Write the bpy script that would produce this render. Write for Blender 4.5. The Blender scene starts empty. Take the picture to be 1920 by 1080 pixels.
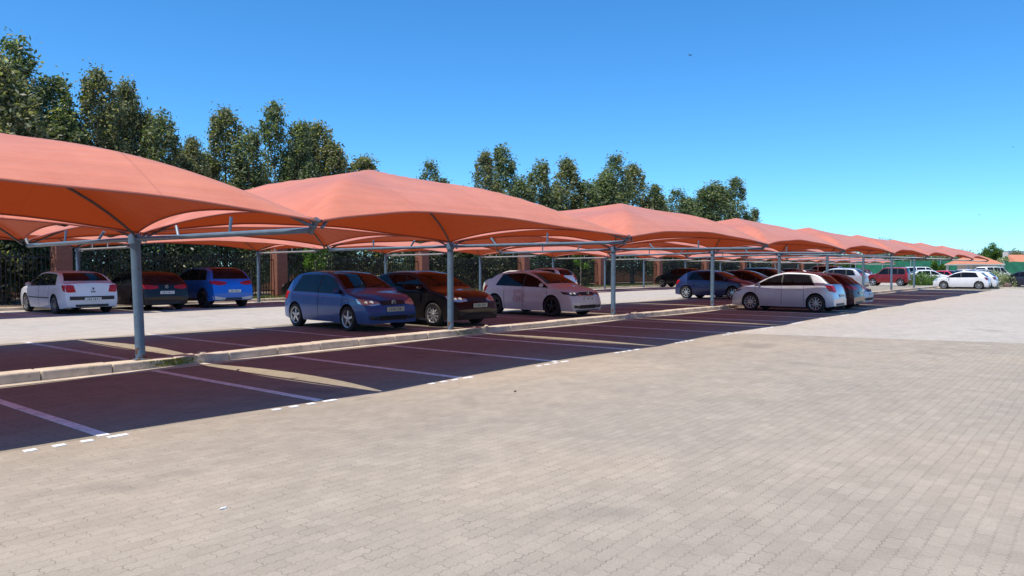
SKY = (1.0, 0.6, 1.6, 1.08, .115, .5); SKYT = (.80, 1.33, 1.75); SUNE = 5.0; EXPO = 0.06
import bpy, bmesh, math, random
import numpy as np
from mathutils import Vector, Matrix
from mathutils.bvhtree import BVHTree
R = math.radians
random.seed(7)
rng = np.random.default_rng(11)
scene = bpy.context.scene
COL = scene.collection
# ------------------------------------------------------------------ camera
F = 1400.0; HOR = 505.0; EYE = 1.6
CA, SA = math.cos(R(39.16)), math.sin(R(39.16))
def ground_uv(px, Z):
    """a place on the ground: at picture column px of the photograph, Z metres away"""
    X = (px - 960) * Z / F
    return (CA * Z + SA * X, SA * Z - CA * X)
cam = bpy.data.cameras.new('camera'); camo = bpy.data.objects.new('camera', cam); COL.objects.link(camo)
cam.sensor_width = 36; cam.lens = 36 * F / 1920; cam.clip_end = 6000; cam.clip_start = 0.05
camo.location = (0, 0, EYE)
camo.rotation_euler = (R(90) - math.atan((540 - HOR) / F), 0, R(39.16 - 90))
scene.camera = camo
# ------------------------------------------------------------------ objects helpers
def tag(o, label=None, cat=None, group=None, kind=None):
    if label: o['label'] = label
    if cat: o['category'] = cat
    if group: o['group'] = group
    if kind: o['kind'] = kind
    return o
def empty(name, loc=(0, 0, 0), rz=0.0):
    o = bpy.data.objects.new(name, None); COL.objects.link(o)
    o.location = loc; o.rotation_euler = (0, 0, rz); o.empty_display_size = .2
    return o
def mesh_obj(name, verts, faces, mats, parent=None, smooth=False, midx=None, sharp=None):
    me = bpy.data.meshes.new(name)
    me.from_pydata([tuple(v) for v in verts], [], [tuple(f) for f in faces])
    if not isinstance(mats, (list, tuple)): mats = [mats]
    for m in mats: me.materials.append(m)
    if midx is not None: me.polygons.foreach_set('material_index', midx)
    if smooth: me.polygons.foreach_set('use_smooth', [True] * len(me.polygons))
    me.update()
    if smooth and sharp: me.set_sharp_from_angle(angle=R(sharp))
    o = bpy.data.objects.new(name, me); COL.objects.link(o)
    if parent: o.parent = parent
    return o
class MB:
    """collects shapes and links them as ONE mesh object"""
    def __init__(s): s.v = []; s.f = []; s.m = []; s.mi = 0
    def add(s, vs, fs):
        n = len(s.v); s.v += [tuple(v) for v in vs]
        for f in fs: s.f.append(tuple(i + n for i in f)); s.m.append(s.mi)
    def box(s, x0, y0, z0, x1, y1, z1):
        vs = [(x0,y0,z0),(x1,y0,z0),(x1,y1,z0),(x0,y1,z0),(x0,y0,z1),(x1,y0,z1),(x1,y1,z1),(x0,y1,z1)]
        s.add(vs, [(0,3,2,1),(4,5,6,7),(0,1,5,4),(1,2,6,5),(2,3,7,6),(3,0,4,7)])
    def bbox(s, x0, y0, z0, x1, y1, z1, b=.01):
        """box with chamfered edges"""
        bm = bmesh.new(); bmesh.ops.create_cube(bm, size=1)
        for v in bm.verts: v.co = Vector(((x0+x1)/2+v.co.x*(x1-x0), (y0+y1)/2+v.co.y*(y1-y0), (z0+z1)/2+v.co.z*(z1-z0)))
        bmesh.ops.bevel(bm, geom=bm.edges[:], offset=b, segments=2, affect='EDGES', profile=.5)
        s.add([v.co[:] for v in bm.verts], [[v.index for v in f.verts] for f in bm.faces]); bm.free()
    def tube(s, pts, r, n=10, caps=True, r1=None):
        pts = [Vector(p) for p in pts]; k = len(pts); vs = []; fs = []
        prev = None
        for i, p in enumerate(pts):
            d = (pts[min(i+1, k-1)] - pts[max(i-1, 0)]).normalized()
            if prev is None:
                a = Vector((0, 0, 1)) if abs(d.z) < .9 else Vector((1, 0, 0))
                x = d.cross(a).normalized()
            else:
                x = (prev - d * prev.dot(d)).normalized()
            prev = x; y = d.cross(x)
            rr = r if r1 is None else r + (r1 - r) * i / (k - 1)
            for j in range(n):
                t = 2 * math.pi * j / n
                vs.append(p + x * (rr * math.cos(t)) + y * (rr * math.sin(t)))
        for i in range(k - 1):
            for j in range(n):
                a = i*n+j; b = i*n+(j+1) % n
                fs.append((a, b, b+n, a+n))
        if caps: fs.append(tuple(range(n-1, -1, -1))); fs.append(tuple(range((k-1)*n, k*n)))
        s.add(vs, fs)
    def lathe(s, prof, n=20, axis='z', c=(0, 0, 0)):
        vs = []; fs = []
        for i in range(n):
            t = 2*math.pi*i/n
            for (r, h) in prof:
                a, b = r*math.cos(t), r*math.sin(t)
                if axis == 'z': vs.append((c[0]+a, c[1]+b, c[2]+h))
                else: vs.append((c[0]+a, c[1]+h, c[2]+b))
        m = len(prof)
        for i in range(n):
            j = (i+1) % n
            for k in range(m-1):
                fs.append((i*m+k, j*m+k, j*m+k+1, i*m+k+1))
        s.add(vs, fs)
    def build(s, name, mats, parent=None, smooth=False, sharp=35):
        return mesh_obj(name, s.v, s.f, mats, parent, smooth, s.m, sharp if smooth else None)
def copy_tree(o, parent=None):
    c = o.copy(); COL.objects.link(c); c.parent = parent
    for ch in list(o.children): copy_tree(ch, c)
    return c
# ------------------------------------------------------------------ materials
def new_mat(name):
    m = bpy.data.materials.new(name); m.use_nodes = True
    nt = m.node_tree; return m, nt, nt.nodes['Principled BSDF'], nt.nodes['Material Output']
def N(nt, typ, **kw):
    n = nt.nodes.new(typ)
    for k, v in kw.items():
        if k.startswith('i_'): n.inputs[int(k[2:]) if k[2:].isdigit() else k[2:].replace('_', ' ')].default_value = v
        else: setattr(n, k, v)
    return n
def simple(name, col, rough=.5, metal=0., spec=.5, coat=0., noise=0., nscale=8., bump=0., coatr=.05):
    m, nt, p, out = new_mat(name)
    p.inputs['Base Color'].default_value = (*col, 1); p.inputs['Roughness'].default_value = rough
    p.inputs['Metallic'].default_value = metal; p.inputs['Specular IOR Level'].default_value = spec
    p.inputs['Coat Weight'].default_value = coat; p.inputs['Coat Roughness'].default_value = coatr
    if noise or bump:
        tc = N(nt, 'ShaderNodeTexCoord')
        nz = N(nt, 'ShaderNodeTexNoise'); nz.inputs['Scale'].default_value = nscale; nz.inputs['Detail'].default_value = 6
        nt.links.new(tc.outputs['Object'], nz.inputs['Vector'])
        if noise:
            mr = N(nt, 'ShaderNodeMapRange'); mr.inputs[1].default_value = .3; mr.inputs[2].default_value = .7
            mr.inputs[3].default_value = 1 - noise; mr.inputs[4].default_value = 1 + noise
            nt.links.new(nz.outputs['Fac'], mr.inputs[0])
            mx = N(nt, 'ShaderNodeVectorMath', operation='SCALE'); mx.inputs[0].default_value = col
            nt.links.new(mr.outputs[0], mx.inputs['Scale']); nt.links.new(mx.outputs[0], p.inputs['Base Color'])
        if bump:
            b = N(nt, 'ShaderNodeBump'); b.inputs['Strength'].default_value = bump; b.inputs['Distance'].default_value = .01
            nt.links.new(nz.outputs['Fac'], b.inputs['Height']); nt.links.new(b.outputs[0], p.inputs['Normal'])
    return m
M = {}
M['steel'] = simple('painted_steel', (.12, .20, .29), .42, 0, .5, noise=.14, nscale=5, bump=.1)
def steel_mat(m):
    nt = m.node_tree; p = nt.nodes['Principled BSDF']; L = nt.links.new; src = p.inputs['Base Color'].links[0].from_socket
    tc = N(nt, 'ShaderNodeTexCoord'); sp = N(nt, 'ShaderNodeSeparateXYZ'); L(tc.outputs['Object'], sp.inputs[0])
    nz = N(nt, 'ShaderNodeTexNoise'); nz.inputs['Scale'].default_value = 11; nz.inputs['Detail'].default_value = 6; L(tc.outputs['Object'], nz.inputs['Vector'])
    lo = N(nt, 'ShaderNodeMapRange'); lo.inputs[1].default_value = 0; lo.inputs[2].default_value = .35; lo.inputs[3].default_value = .25; lo.inputs[4].default_value = 0; L(sp.outputs['Z'], lo.inputs[0])
    ad = N(nt, 'ShaderNodeMath', operation='ADD'); L(nz.outputs['Fac'], ad.inputs[0]); L(lo.outputs[0], ad.inputs[1])
    th = N(nt, 'ShaderNodeMapRange'); th.inputs[1].default_value = .66; th.inputs[2].default_value = .72; L(ad.outputs[0], th.inputs[0])
    mx = N(nt, 'ShaderNodeMix', data_type='RGBA'); mx.inputs[7].default_value = (.13, .07, .04, 1); L(th.outputs[0], mx.inputs[0]); L(src, mx.inputs[6]); L(mx.outputs[2], p.inputs['Base Color'])
steel_mat(M['steel'])
M['steel_light'] = simple('galvanised_steel', (.42, .45, .49), .4, .35, noise=.15, nscale=6)
M['rib'] = simple('rib_steel', (.10, .10, .115), .5, noise=.1)
M['rubber'] = simple('tyre_rubber', (.016, .016, .017), .8, noise=.2, nscale=20)
M['rim'] = simple('alloy_rim', (.50, .51, .53), .3, .7)
M['rim_grey'] = simple('grey_rim', (.25, .255, .27), .35, .7)
M['rim_dark'] = simple('dark_rim', (.035, .035, .038), .35, .6)
M['well'] = simple('wheel_well', (.008, .008, .009), .9)
M['plastic'] = simple('black_plastic', (.018, .018, .02), .55, noise=.15, nscale=12)
M['gloss_black'] = simple('gloss_black', (.008, .008, .009), .12, 0, .5, .6)
M['chrome'] = simple('chrome', (.75, .76, .78), .12, 1.)
M['plate'] = simple('number_plate', (.62, .62, .58), .4)
M['plate_y'] = simple('number_plate_yellowed', (.42, .42, .33), .4)
M['plate_ink'] = simple('plate_ink', (.05, .07, .06), .5)
M['seam'] = simple('door_seam', (.01, .01, .01), .8)
M['red_lamp'] = simple('red_lamp', (.40, .004, .008), .25, 0, .3, .25)
M['red_lamp_dark'] = simple('dark_red_lamp', (.16, .005, .008), .12, 0, .6, 1.)
M['amber'] = simple('amber_lamp', (.7, .2, .04), .15, 0, .6, 1.)
M['lamp'] = simple('clear_lamp', (.55, .57, .60), .12, .55, .6, 1.)
M['lamp_dark'] = simple('smoked_lamp', (.05, .055, .065), .1, .3, .6, 1.)
M['lamp_bulb'] = simple('lamp_reflector', (.85, .86, .88), .08, 1., .6, 1.)
def glass_mat(name, col, rough=.03):
    m, nt, p, out = new_mat(name)
    p.inputs['Base Color'].default_value = (*col, 1); p.inputs['Roughness'].default_value = rough
    p.inputs['IOR'].default_value = 1.33; p.inputs['Specular IOR Level'].default_value = .45; p.inputs['Coat Weight'].default_value = .0; p.inputs['Coat Roughness'].default_value = .02
    tc = N(nt, 'ShaderNodeTexCoord'); nz = N(nt, 'ShaderNodeTexNoise'); nz.inputs['Scale'].default_value = 2.2; nz.inputs['Detail'].default_value = 3
    cr = N(nt, 'ShaderNodeMapRange'); cr.inputs[1].default_value = .35; cr.inputs[2].default_value = .7; cr.inputs[3].default_value = .5; cr.inputs[4].default_value = 1.8
    mx = N(nt, 'ShaderNodeVectorMath', operation='SCALE'); mx.inputs[0].default_value = col
    nt.links.new(tc.outputs['Object'], nz.inputs['Vector']); nt.links.new(nz.outputs['Fac'], cr.inputs[0])
    nt.links.new(cr.outputs[0], mx.inputs['Scale']); nt.links.new(mx.outputs[0], p.inputs['Base Color'])
    return m
M['glass'] = glass_mat('window_glass', (.006, .007, .010))
M['glass_tint'] = glass_mat('tinted_glass', (.005, .005, .006))
_pc = {}
def paint(col, metal=.35, rough=.36):
    k = (col, metal)
    if k in _pc: return _pc[k]
    m, nt, p, out = new_mat('car_paint')
    p.inputs['Metallic'].default_value = metal; p.inputs['Roughness'].default_value = rough
    p.inputs['Coat Weight'].default_value = .6; p.inputs['Coat Roughness'].default_value = .03; p.inputs['Coat IOR'].default_value = 1.4; p.inputs['Specular IOR Level'].default_value = .35
    tc = N(nt, 'ShaderNodeTexCoord'); nz = N(nt, 'ShaderNodeTexNoise'); nz.inputs['Scale'].default_value = 1.6; nz.inputs['Detail'].default_value = 8
    sp = N(nt, 'ShaderNodeSeparateXYZ')
    mr = N(nt, 'ShaderNodeMapRange'); mr.inputs[1].default_value = .25; mr.inputs[2].default_value = .75; mr.inputs[3].default_value = .9; mr.inputs[4].default_value = 1.08
    mx = N(nt, 'ShaderNodeVectorMath', operation='SCALE'); mx.inputs[0].default_value = col
    # road dust low down on the doors and sills
    du = N(nt, 'ShaderNodeMapRange'); du.inputs[1].default_value = .22; du.inputs[2].default_value = .62; du.inputs[3].default_value = .16; du.inputs[4].default_value = .01
    mix = N(nt, 'ShaderNodeMix', data_type='RGBA'); mix.inputs[7].default_value = (.28, .23, .19, 1)
    mm = N(nt, 'ShaderNodeMath', operation='MULTIPLY')
    L = nt.links.new
    L(tc.outputs['Object'], nz.inputs['Vector']); L(tc.outputs['Object'], sp.inputs[0]); L(nz.outputs['Fac'], mr.inputs[0])
    L(mr.outputs[0], mx.inputs['Scale']); L(sp.outputs['Z'], du.inputs[0]); L(du.outputs[0], mm.inputs[0]); L(nz.outputs['Fac'], mm.inputs[1])
    L(mm.outputs[0], mix.inputs[0]); L(mx.outputs[0], mix.inputs[6]); L(mix.outputs[2], p.inputs['Base Color'])
    rr = N(nt, 'ShaderNodeMapRange'); rr.inputs[1].default_value = .3; rr.inputs[2].default_value = .7; rr.inputs[3].default_value = rough - .06; rr.inputs[4].default_value = rough + .1
    L(nz.outputs['Fac'], rr.inputs[0]); L(rr.outputs[0], p.inputs['Roughness'])
    _pc[k] = m; return m
def fabric_mat():
    m, nt, p, out = new_mat('shade_cloth')
    L = nt.links.new
    tc = N(nt, 'ShaderNodeTexCoord')
    n1 = N(nt, 'ShaderNodeTexNoise'); n1.inputs['Scale'].default_value = .8; n1.inputs['Detail'].default_value = 7; n1.inputs['Roughness'].default_value = .65
    n2 = N(nt, 'ShaderNodeTexNoise'); n2.inputs['Scale'].default_value = 1.0; n2.inputs['Detail'].default_value = 4
    mp = N(nt, 'ShaderNodeMapping'); mp.inputs['Scale'].default_value = (.35, 9., 1.)
    cr = N(nt, 'ShaderNodeValToRGB'); e = cr.color_ramp.elements
    e[0].position = .30; e[0].color = (*FAB_A, 1); e[1].position = .72; e[1].color = (*FAB_B, 1)
    L(tc.outputs['Object'], n1.inputs['Vector']); L(n1.outputs['Fac'], cr.inputs[0])
    L(tc.outputs['Object'], mp.inputs['Vector']); L(mp.outputs[0], n2.inputs['Vector'])
    st = N(nt, 'ShaderNodeMapRange'); st.inputs[1].default_value = .3; st.inputs[2].default_value = .7; st.inputs[3].default_value = .93; st.inputs[4].default_value = 1.06
    L(n2.outputs['Fac'], st.inputs[0])
    sc = N(nt, 'ShaderNodeVectorMath', operation='SCALE'); L(cr.outputs[0], sc.inputs[0]); L(st.outputs[0], sc.inputs['Scale'])
    # the sky side is paler, the underside a darker, deeper colour
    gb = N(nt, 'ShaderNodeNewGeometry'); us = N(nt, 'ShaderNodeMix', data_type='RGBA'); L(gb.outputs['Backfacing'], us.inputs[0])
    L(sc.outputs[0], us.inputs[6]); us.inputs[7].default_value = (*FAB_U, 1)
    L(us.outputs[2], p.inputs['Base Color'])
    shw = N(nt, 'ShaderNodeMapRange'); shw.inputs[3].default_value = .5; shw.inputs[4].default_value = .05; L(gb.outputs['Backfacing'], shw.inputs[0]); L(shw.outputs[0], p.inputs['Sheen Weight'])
    p.inputs['Roughness'].default_value = .62; p.inputs['Specular IOR Level'].default_value = .45
    p.inputs['Sheen Weight'].default_value = .55; p.inputs['Sheen Roughness'].default_value = .4; p.inputs['Sheen Tint'].default_value = (1., .78, .66, 1)
    sx = N(nt, 'ShaderNodeSeparateXYZ'); L(tc.outputs['Object'], sx.inputs[0])
    pg = N(nt, 'ShaderNodeMath', operation='PINGPONG'); L(sx.outputs['X'], pg.inputs[0]); pg.inputs[1].default_value = .93
    sm = N(nt, 'ShaderNodeMapRange'); sm.inputs[1].default_value = .0; sm.inputs[2].default_value = .022; sm.inputs[3].default_value = .80; sm.inputs[4].default_value = 1.; L(pg.outputs[0], sm.inputs[0])
    sc2 = N(nt, 'ShaderNodeVectorMath', operation='SCALE'); L(us.outputs[2], sc2.inputs[0]); L(sm.outputs[0], sc2.inputs['Scale']); L(sc2.outputs[0], p.inputs['Base Color'])
    n3 = N(nt, 'ShaderNodeTexNoise'); n3.inputs['Scale'].default_value = 3.; n3.inputs['Detail'].default_value = 5; L(tc.outputs['Object'], n3.inputs['Vector'])
    hb = N(nt, 'ShaderNodeMath', operation='ADD'); L(n2.outputs['Fac'], hb.inputs[0]); L(n3.outputs['Fac'], hb.inputs[1])
    bp = N(nt, 'ShaderNodeBump'); bp.inputs['Strength'].default_value = .5; bp.inputs['Distance'].default_value = .03
    L(hb.outputs[0], bp.inputs['Height']); L(bp.outputs[0], p.inputs['Normal'])
    tr = N(nt, 'ShaderNodeBsdfTranslucent'); tr.inputs['Color'].default_value = (*FAB_T, 1)
    mix = N(nt, 'ShaderNodeMixShader'); mix.inputs[0].default_value = FAB_TF
    L(p.outputs[0], mix.inputs[1]); L(tr.outputs[0], mix.inputs[2]); L(mix.outputs[0], out.inputs['Surface'])
    return m
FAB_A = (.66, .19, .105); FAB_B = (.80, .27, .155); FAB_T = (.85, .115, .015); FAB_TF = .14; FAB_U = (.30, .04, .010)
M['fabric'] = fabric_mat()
M['fabric_edge'] = simple('cloth_hem', (.33, .09, .06), .7)

def paver_mat(name, ca, cb, joint, warm=None, joint_strength=1.0, oil_amt=.22, var=.09):
    m, nt, p, out = new_mat(name)
    L = nt.links.new
    ge = N(nt, 'ShaderNodeNewGeometry')
    sp = N(nt, 'ShaderNodeSeparateXYZ'); L(ge.outputs['Position'], sp.inputs[0])
    def mth(op, a, b=None, c=None):
        n = N(nt, 'ShaderNodeMath', operation=op)
        for i, q in enumerate((a, b, c)):
            if q is None: continue
            if isinstance(q, (int, float)): n.inputs[i].default_value = q
            else: L(q, n.inputs[i])
        return n.outputs[0]
    # toothed edges of interlocking pavers
    zx = mth('PINGPONG', sp.outputs['Y'], .03); zy = mth('PINGPONG', sp.outputs['X'], .03)
    wob = N(nt, 'ShaderNodeTexNoise'); wob.inputs['Scale'].default_value = .7; L(ge.outputs['Position'], wob.inputs['Vector'])
    w2 = mth('MULTIPLY', wob.outputs['Fac'], .06)
    x = mth('ADD', mth('MULTIPLY_ADD', zx, .55, sp.outputs['X']), w2)
    y = mth('ADD', mth('MULTIPLY_ADD', zy, .55, sp.outputs['Y']), w2)
    cb_ = N(nt, 'ShaderNodeCombineXYZ'); L(x, cb_.inputs[0]); L(y, cb_.inputs[1])
    br = N(nt, 'ShaderNodeTexBrick'); br.offset = .5; br.squash = 1
    br.inputs['Color1'].default_value = (.0, .0, .0, 1); br.inputs['Color2'].default_value = (1, 1, 1, 1); br.inputs['Mortar'].default_value = (.5, .5, .5, 1)
    br.inputs['Scale'].default_value = 1; br.inputs['Brick Width'].default_value = .20; br.inputs['Row Height'].default_value = .10
    br.inputs['Mortar Size'].default_value = .0036; br.inputs['Mortar Smooth'].default_value = .3; br.inputs['Bias'].default_value = 0
    L(cb_.outputs[0], br.inputs['Vector'])
    big = N(nt, 'ShaderNodeTexNoise'); big.inputs['Scale'].default_value = .22; big.inputs['Detail'].default_value = 7; big.inputs['Roughness'].default_value = .6; L(ge.outputs['Position'], big.inputs['Vector'])
    med = N(nt, 'ShaderNodeTexNoise'); med.inputs['Scale'].default_value = 2.3; med.inputs['Detail'].default_value = 8; med.inputs['Roughness'].default_value = .7; L(ge.outputs['Position'], med.inputs['Vector'])
    fin = N(nt, 'ShaderNodeTexNoise'); fin.inputs['Scale'].default_value = 70; fin.inputs['Detail'].default_value = 4; L(ge.outputs['Position'], fin.inputs['Vector'])
    cr = N(nt, 'ShaderNodeValToRGB'); e = cr.color_ramp.elements; e[0].position = .36; e[0].color = (*ca, 1); e[1].position = .64; e[1].color = (*cb, 1)
    if warm:
        q = cr.color_ramp.elements.new(.5); q.color = (*warm, 1)
    L(big.outputs['Fac'], cr.inputs[0])
    bv = N(nt, 'ShaderNodeSeparateColor'); L(br.outputs['Color'], bv.inputs[0])
    k1 = mth('MULTIPLY_ADD', bv.outputs[0], var, 1-var/2)
    k2 = N(nt, 'ShaderNodeMapRange'); k2.inputs[1].default_value = .3; k2.inputs[2].default_value = .7; k2.inputs[3].default_value = .87; k2.inputs[4].default_value = 1.10; L(med.outputs['Fac'], k2.inputs[0])
    k3 = N(nt, 'ShaderNodeMapRange'); k3.inputs[1].default_value = .3; k3.inputs[2].default_value = .7; k3.inputs[3].default_value = .90; k3.inputs[4].default_value = 1.09; L(fin.outputs['Fac'], k3.inputs[0])
    kk = mth('MULTIPLY', mth('MULTIPLY', k1, k2.outputs[0]), k3.outputs[0])
    sc = N(nt, 'ShaderNodeVectorMath', operation='SCALE'); L(cr.outputs[0], sc.inputs[0]); L(kk, sc.inputs['Scale'])
    # oil stains
    oil = N(nt, 'ShaderNodeTexNoise'); oil.inputs['Scale'].default_value = .55; oil.inputs['Detail'].default_value = 5; L(ge.outputs['Position'], oil.inputs['Vector'])
    om = N(nt, 'ShaderNodeMapRange'); om.inputs[1].default_value = .62; om.inputs[2].default_value = .72; om.inputs[3].default_value = 0; om.inputs[4].default_value = oil_amt; L(oil.outputs['Fac'], om.inputs[0])
    mxo = N(nt, 'ShaderNodeMix', data_type='RGBA'); mxo.inputs[7].default_value = (.10, .095, .09, 1); L(om.outputs[0], mxo.inputs[0]); L(sc.outputs[0], mxo.inputs[6])
    # joints show only in places
    jm = N(nt, 'ShaderNodeMapRange'); jm.inputs[1].default_value = .46; jm.inputs[2].default_value = .66; jm.inputs[3].default_value = .16; jm.inputs[4].default_value = .85 * joint_strength
    jn = N(nt, 'ShaderNodeTexNoise'); jn.inputs['Scale'].default_value = 4.2; jn.inputs['Detail'].default_value = 5; L(ge.outputs['Position'], jn.inputs['Vector']); L(jn.outputs['Fac'], jm.inputs[0])
    jf = mth('MULTIPLY', br.outputs['Fac'], jm.outputs[0])
    mxj = N(nt, 'ShaderNodeMix', data_type='RGBA'); mxj.inputs[7].default_value = (*joint, 1); L(jf, mxj.inputs[0]); L(mxo.outputs[2], mxj.inputs[6])
    L(mxj.outputs[2], p.inputs['Base Color']); p.inputs['Roughness'].default_value = .88; p.inputs['Specular IOR Level'].default_value = .25
    bp = N(nt, 'ShaderNodeBump'); bp.inputs['Strength'].default_value = .5; bp.inputs['Distance'].default_value = .006
    hh = mth('SUBTRACT', mth('MULTIPLY', fin.outputs['Fac'], .5), br.outputs['Fac']); hh2 = mth('ADD', hh, mth('MULTIPLY', med.outputs['Fac'], 1.2))
    L(hh2, bp.inputs['Height']); L(bp.outputs[0], p.inputs['Normal'])
    return m
M['paver'] = paver_mat('interlocking_pavers', (.345, .295, .236), (.42, .345, .264), (.08, .065, .05), (.38, .322, .252), joint_strength=.62, var=.11, oil_amt=.3)
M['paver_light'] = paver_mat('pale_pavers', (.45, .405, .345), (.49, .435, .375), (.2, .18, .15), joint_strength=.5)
M['bay'] = paver_mat('bay_pavers_shade_darkened', (.275, .245, .19), (.335, .29, .215), (.05, .038, .03), joint_strength=1., oil_amt=.5)  # bay colour darkened to deepen the shade under the canopies
M['marking'] = simple('road_paint', (.82, .81, .79), .7, noise=.22, nscale=9, bump=.2)
M['marking_worn'] = simple('worn_road_paint', (.66, .64, .62), .75, noise=.3, nscale=7, bump=.2)
def worn(m, col, lo=.5, hi=.6, sc=16):
    nt = m.node_tree; p = nt.nodes['Principled BSDF']; L = nt.links.new; src = p.inputs['Base Color'].links[0].from_socket
    tc = N(nt, 'ShaderNodeTexCoord'); nz = N(nt, 'ShaderNodeTexNoise'); nz.inputs['Scale'].default_value = sc; nz.inputs['Detail'].default_value = 7; nz.inputs['Roughness'].default_value = .75; L(tc.outputs['Object'], nz.inputs['Vector'])
    th = N(nt, 'ShaderNodeMapRange'); th.inputs[1].default_value = lo; th.inputs[2].default_value = hi; th.inputs[4].default_value = .8; L(nz.outputs['Fac'], th.inputs[0])
    mx = N(nt, 'ShaderNodeMix', data_type='RGBA'); mx.inputs[7].default_value = (*col, 1); L(th.outputs[0], mx.inputs[0]); L(src, mx.inputs[6]); L(mx.outputs[2], p.inputs['Base Color'])
worn(M['marking'], (.33, .28, .23), .56, .66); worn(M['marking_worn'], (.33, .28, .23), .48, .62)
M['concrete'] = simple('kerb_concrete', (.56, .49, .40), .85, noise=.2, nscale=3.5, bump=.6)
worn(M['concrete'], (.22, .17, .11), .55, .68, 5)
def brick_mat(name, c1, c2, mort, scale=1):
    m, nt, p, out = new_mat(name); L = nt.links.new
    tc = N(nt, 'ShaderNodeTexCoord'); sp = N(nt, 'ShaderNodeSeparateXYZ'); L(tc.outputs['Object'], sp.inputs[0])
    ad = N(nt, 'ShaderNodeMath', operation='ADD'); L(sp.outputs['X'], ad.inputs[0]); L(sp.outputs['Y'], ad.inputs[1])
    cb = N(nt, 'ShaderNodeCombineXYZ'); L(ad.outputs[0], cb.inputs[0]); L(sp.outputs['Z'], cb.inputs[1])
    br = N(nt, 'ShaderNodeTexBrick'); br.inputs['Color1'].default_value = (*c1, 1); br.inputs['Color2'].default_value = (*c2, 1); br.inputs['Mortar'].default_value = (*mort, 1)
    br.inputs['Scale'].default_value = 1; br.inputs['Brick Width'].default_value = .23*scale; br.inputs['Row Height'].default_value = .085*scale; br.inputs['Mortar Size'].default_value = .008
    L(cb.outputs[0], br.inputs['Vector']); L(br.outputs['Color'], p.inputs['Base Color']); p.inputs['Roughness'].default_value = .85
    return m
M['brick'] = brick_mat('terracotta_brick', (.30, .105, .06), (.24, .08, .045), (.20, .13, .10))
M['brick_wall'] = brick_mat('pale_brick', (.62, .33, .16), (.52, .26, .13), (.45, .33, .24))
M['fence_black'] = simple('black_fence_steel', (.012, .012, .013), .5)
M['soil'] = simple('soil', (.16, .10, .06), .95, noise=.35, nscale=3, bump=.5)
M['bark'] = simple('bark', (.20, .165, .13), .9, noise=.3, nscale=10, bump=.6)
M['bark_pale'] = simple('pale_bark', (.42, .37, .30), .85, noise=.25, nscale=8, bump=.4)
def leaf_mat(name, c1, c2, c3, trans=.42, spec=.3):
    m, nt, p, out = new_mat(name); L = nt.links.new
    ge = N(nt, 'ShaderNodeNewGeometry'); cr = N(nt, 'ShaderNodeValToRGB'); e = cr.color_ramp.elements
    e[0].position = 0; e[0].color = (*c1, 1); e[1].position = 1; e[1].color = (*c3, 1)
    q = cr.color_ramp.elements.new(.55); q.color = (*c2, 1)
    L(ge.outputs['Random Per Island'], cr.inputs[0]); L(cr.outputs[0], p.inputs['Base Color'])
    p.inputs['Roughness'].default_value = .42; p.inputs['Specular IOR Level'].default_value = spec
    tr = N(nt, 'ShaderNodeBsdfTranslucent'); sc = N(nt, 'ShaderNodeVectorMath', operation='MULTIPLY'); sc.inputs[1].default_value = (1.3, 1.5, .6)
    L(cr.outputs[0], sc.inputs[0]); L(sc.outputs[0], tr.inputs[0])
    mix = N(nt, 'ShaderNodeMixShader'); mix.inputs[0].default_value = trans
    L(p.outputs[0], mix.inputs[1]); L(tr.outputs[0], mix.inputs[2]); L(mix.outputs[0], out.inputs['Surface'])
    return m
M['leaf'] = leaf_mat('dark_leaves', (.055, .085, .05), (.15, .19, .095), (.42, .43, .27))
M['leaf_b'] = leaf_mat('olive_leaves', (.065, .085, .05), (.19, .20, .10), (.46, .44, .27))
M['leaf_d'] = leaf_mat('shrub_leaves_shade_darkened', (.018, .028, .012), (.045, .06, .022), (.12, .13, .05), .15)  # shade of the trees above is put into these leaf colours
M['leaf_g'] = leaf_mat('fresh_green_leaves', (.04, .09, .02), (.10, .19, .04), (.20, .30, .07))
M['leaf_pale'] = leaf_mat('pale_leaves', (.16, .22, .07), (.34, .38, .17), (.60, .60, .42), .2)
M['grass'] = leaf_mat('grass_blades', (.06, .10, .025), (.14, .20, .05), (.24, .27, .09))
M['moss'] = simple('moss', (.21, .22, .03), .95, noise=.5, nscale=14, bump=.8)
M['shade_green'] = simple('green_shade_net', (.012, .15, .08), .7, noise=.35, nscale=1.2)
M['wall_pale'] = simple('pale_plaster', (.62, .58, .52), .85, noise=.1)
M['tile'] = None
def tile_mat():
    m, nt, p, out = new_mat('roof_tiles'); L = nt.links.new
    tc = N(nt, 'ShaderNodeTexCoord'); wv = N(nt, 'ShaderNodeTexWave'); wv.wave_type = 'BANDS'; wv.bands_direction = 'Z'
    wv.inputs['Scale'].default_value = 2.2; wv.inputs['Distortion'].default_value = 1.5; L(tc.outputs['Object'], wv.inputs['Vector'])
    nz = N(nt, 'ShaderNodeTexNoise'); nz.inputs['Scale'].default_value = 3.; nz.inputs['Detail'].default_value = 6; L(tc.outputs['Object'], nz.inputs['Vector'])
    mx = N(nt, 'ShaderNodeMix', data_type='RGBA'); mx.inputs[6].default_value = (.50, .185, .10, 1); mx.inputs[7].default_value = (.70, .32, .19, 1)
    ad = N(nt, 'ShaderNodeMath', operation='MULTIPLY'); L(wv.outputs['Fac'], ad.inputs[0]); L(nz.outputs['Fac'], ad.inputs[1]); L(ad.outputs[0], mx.inputs[0])
    L(mx.outputs[2], p.inputs['Base Color']); p.inputs['Roughness'].default_value = .8
    return m
M['tile'] = tile_mat()
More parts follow.
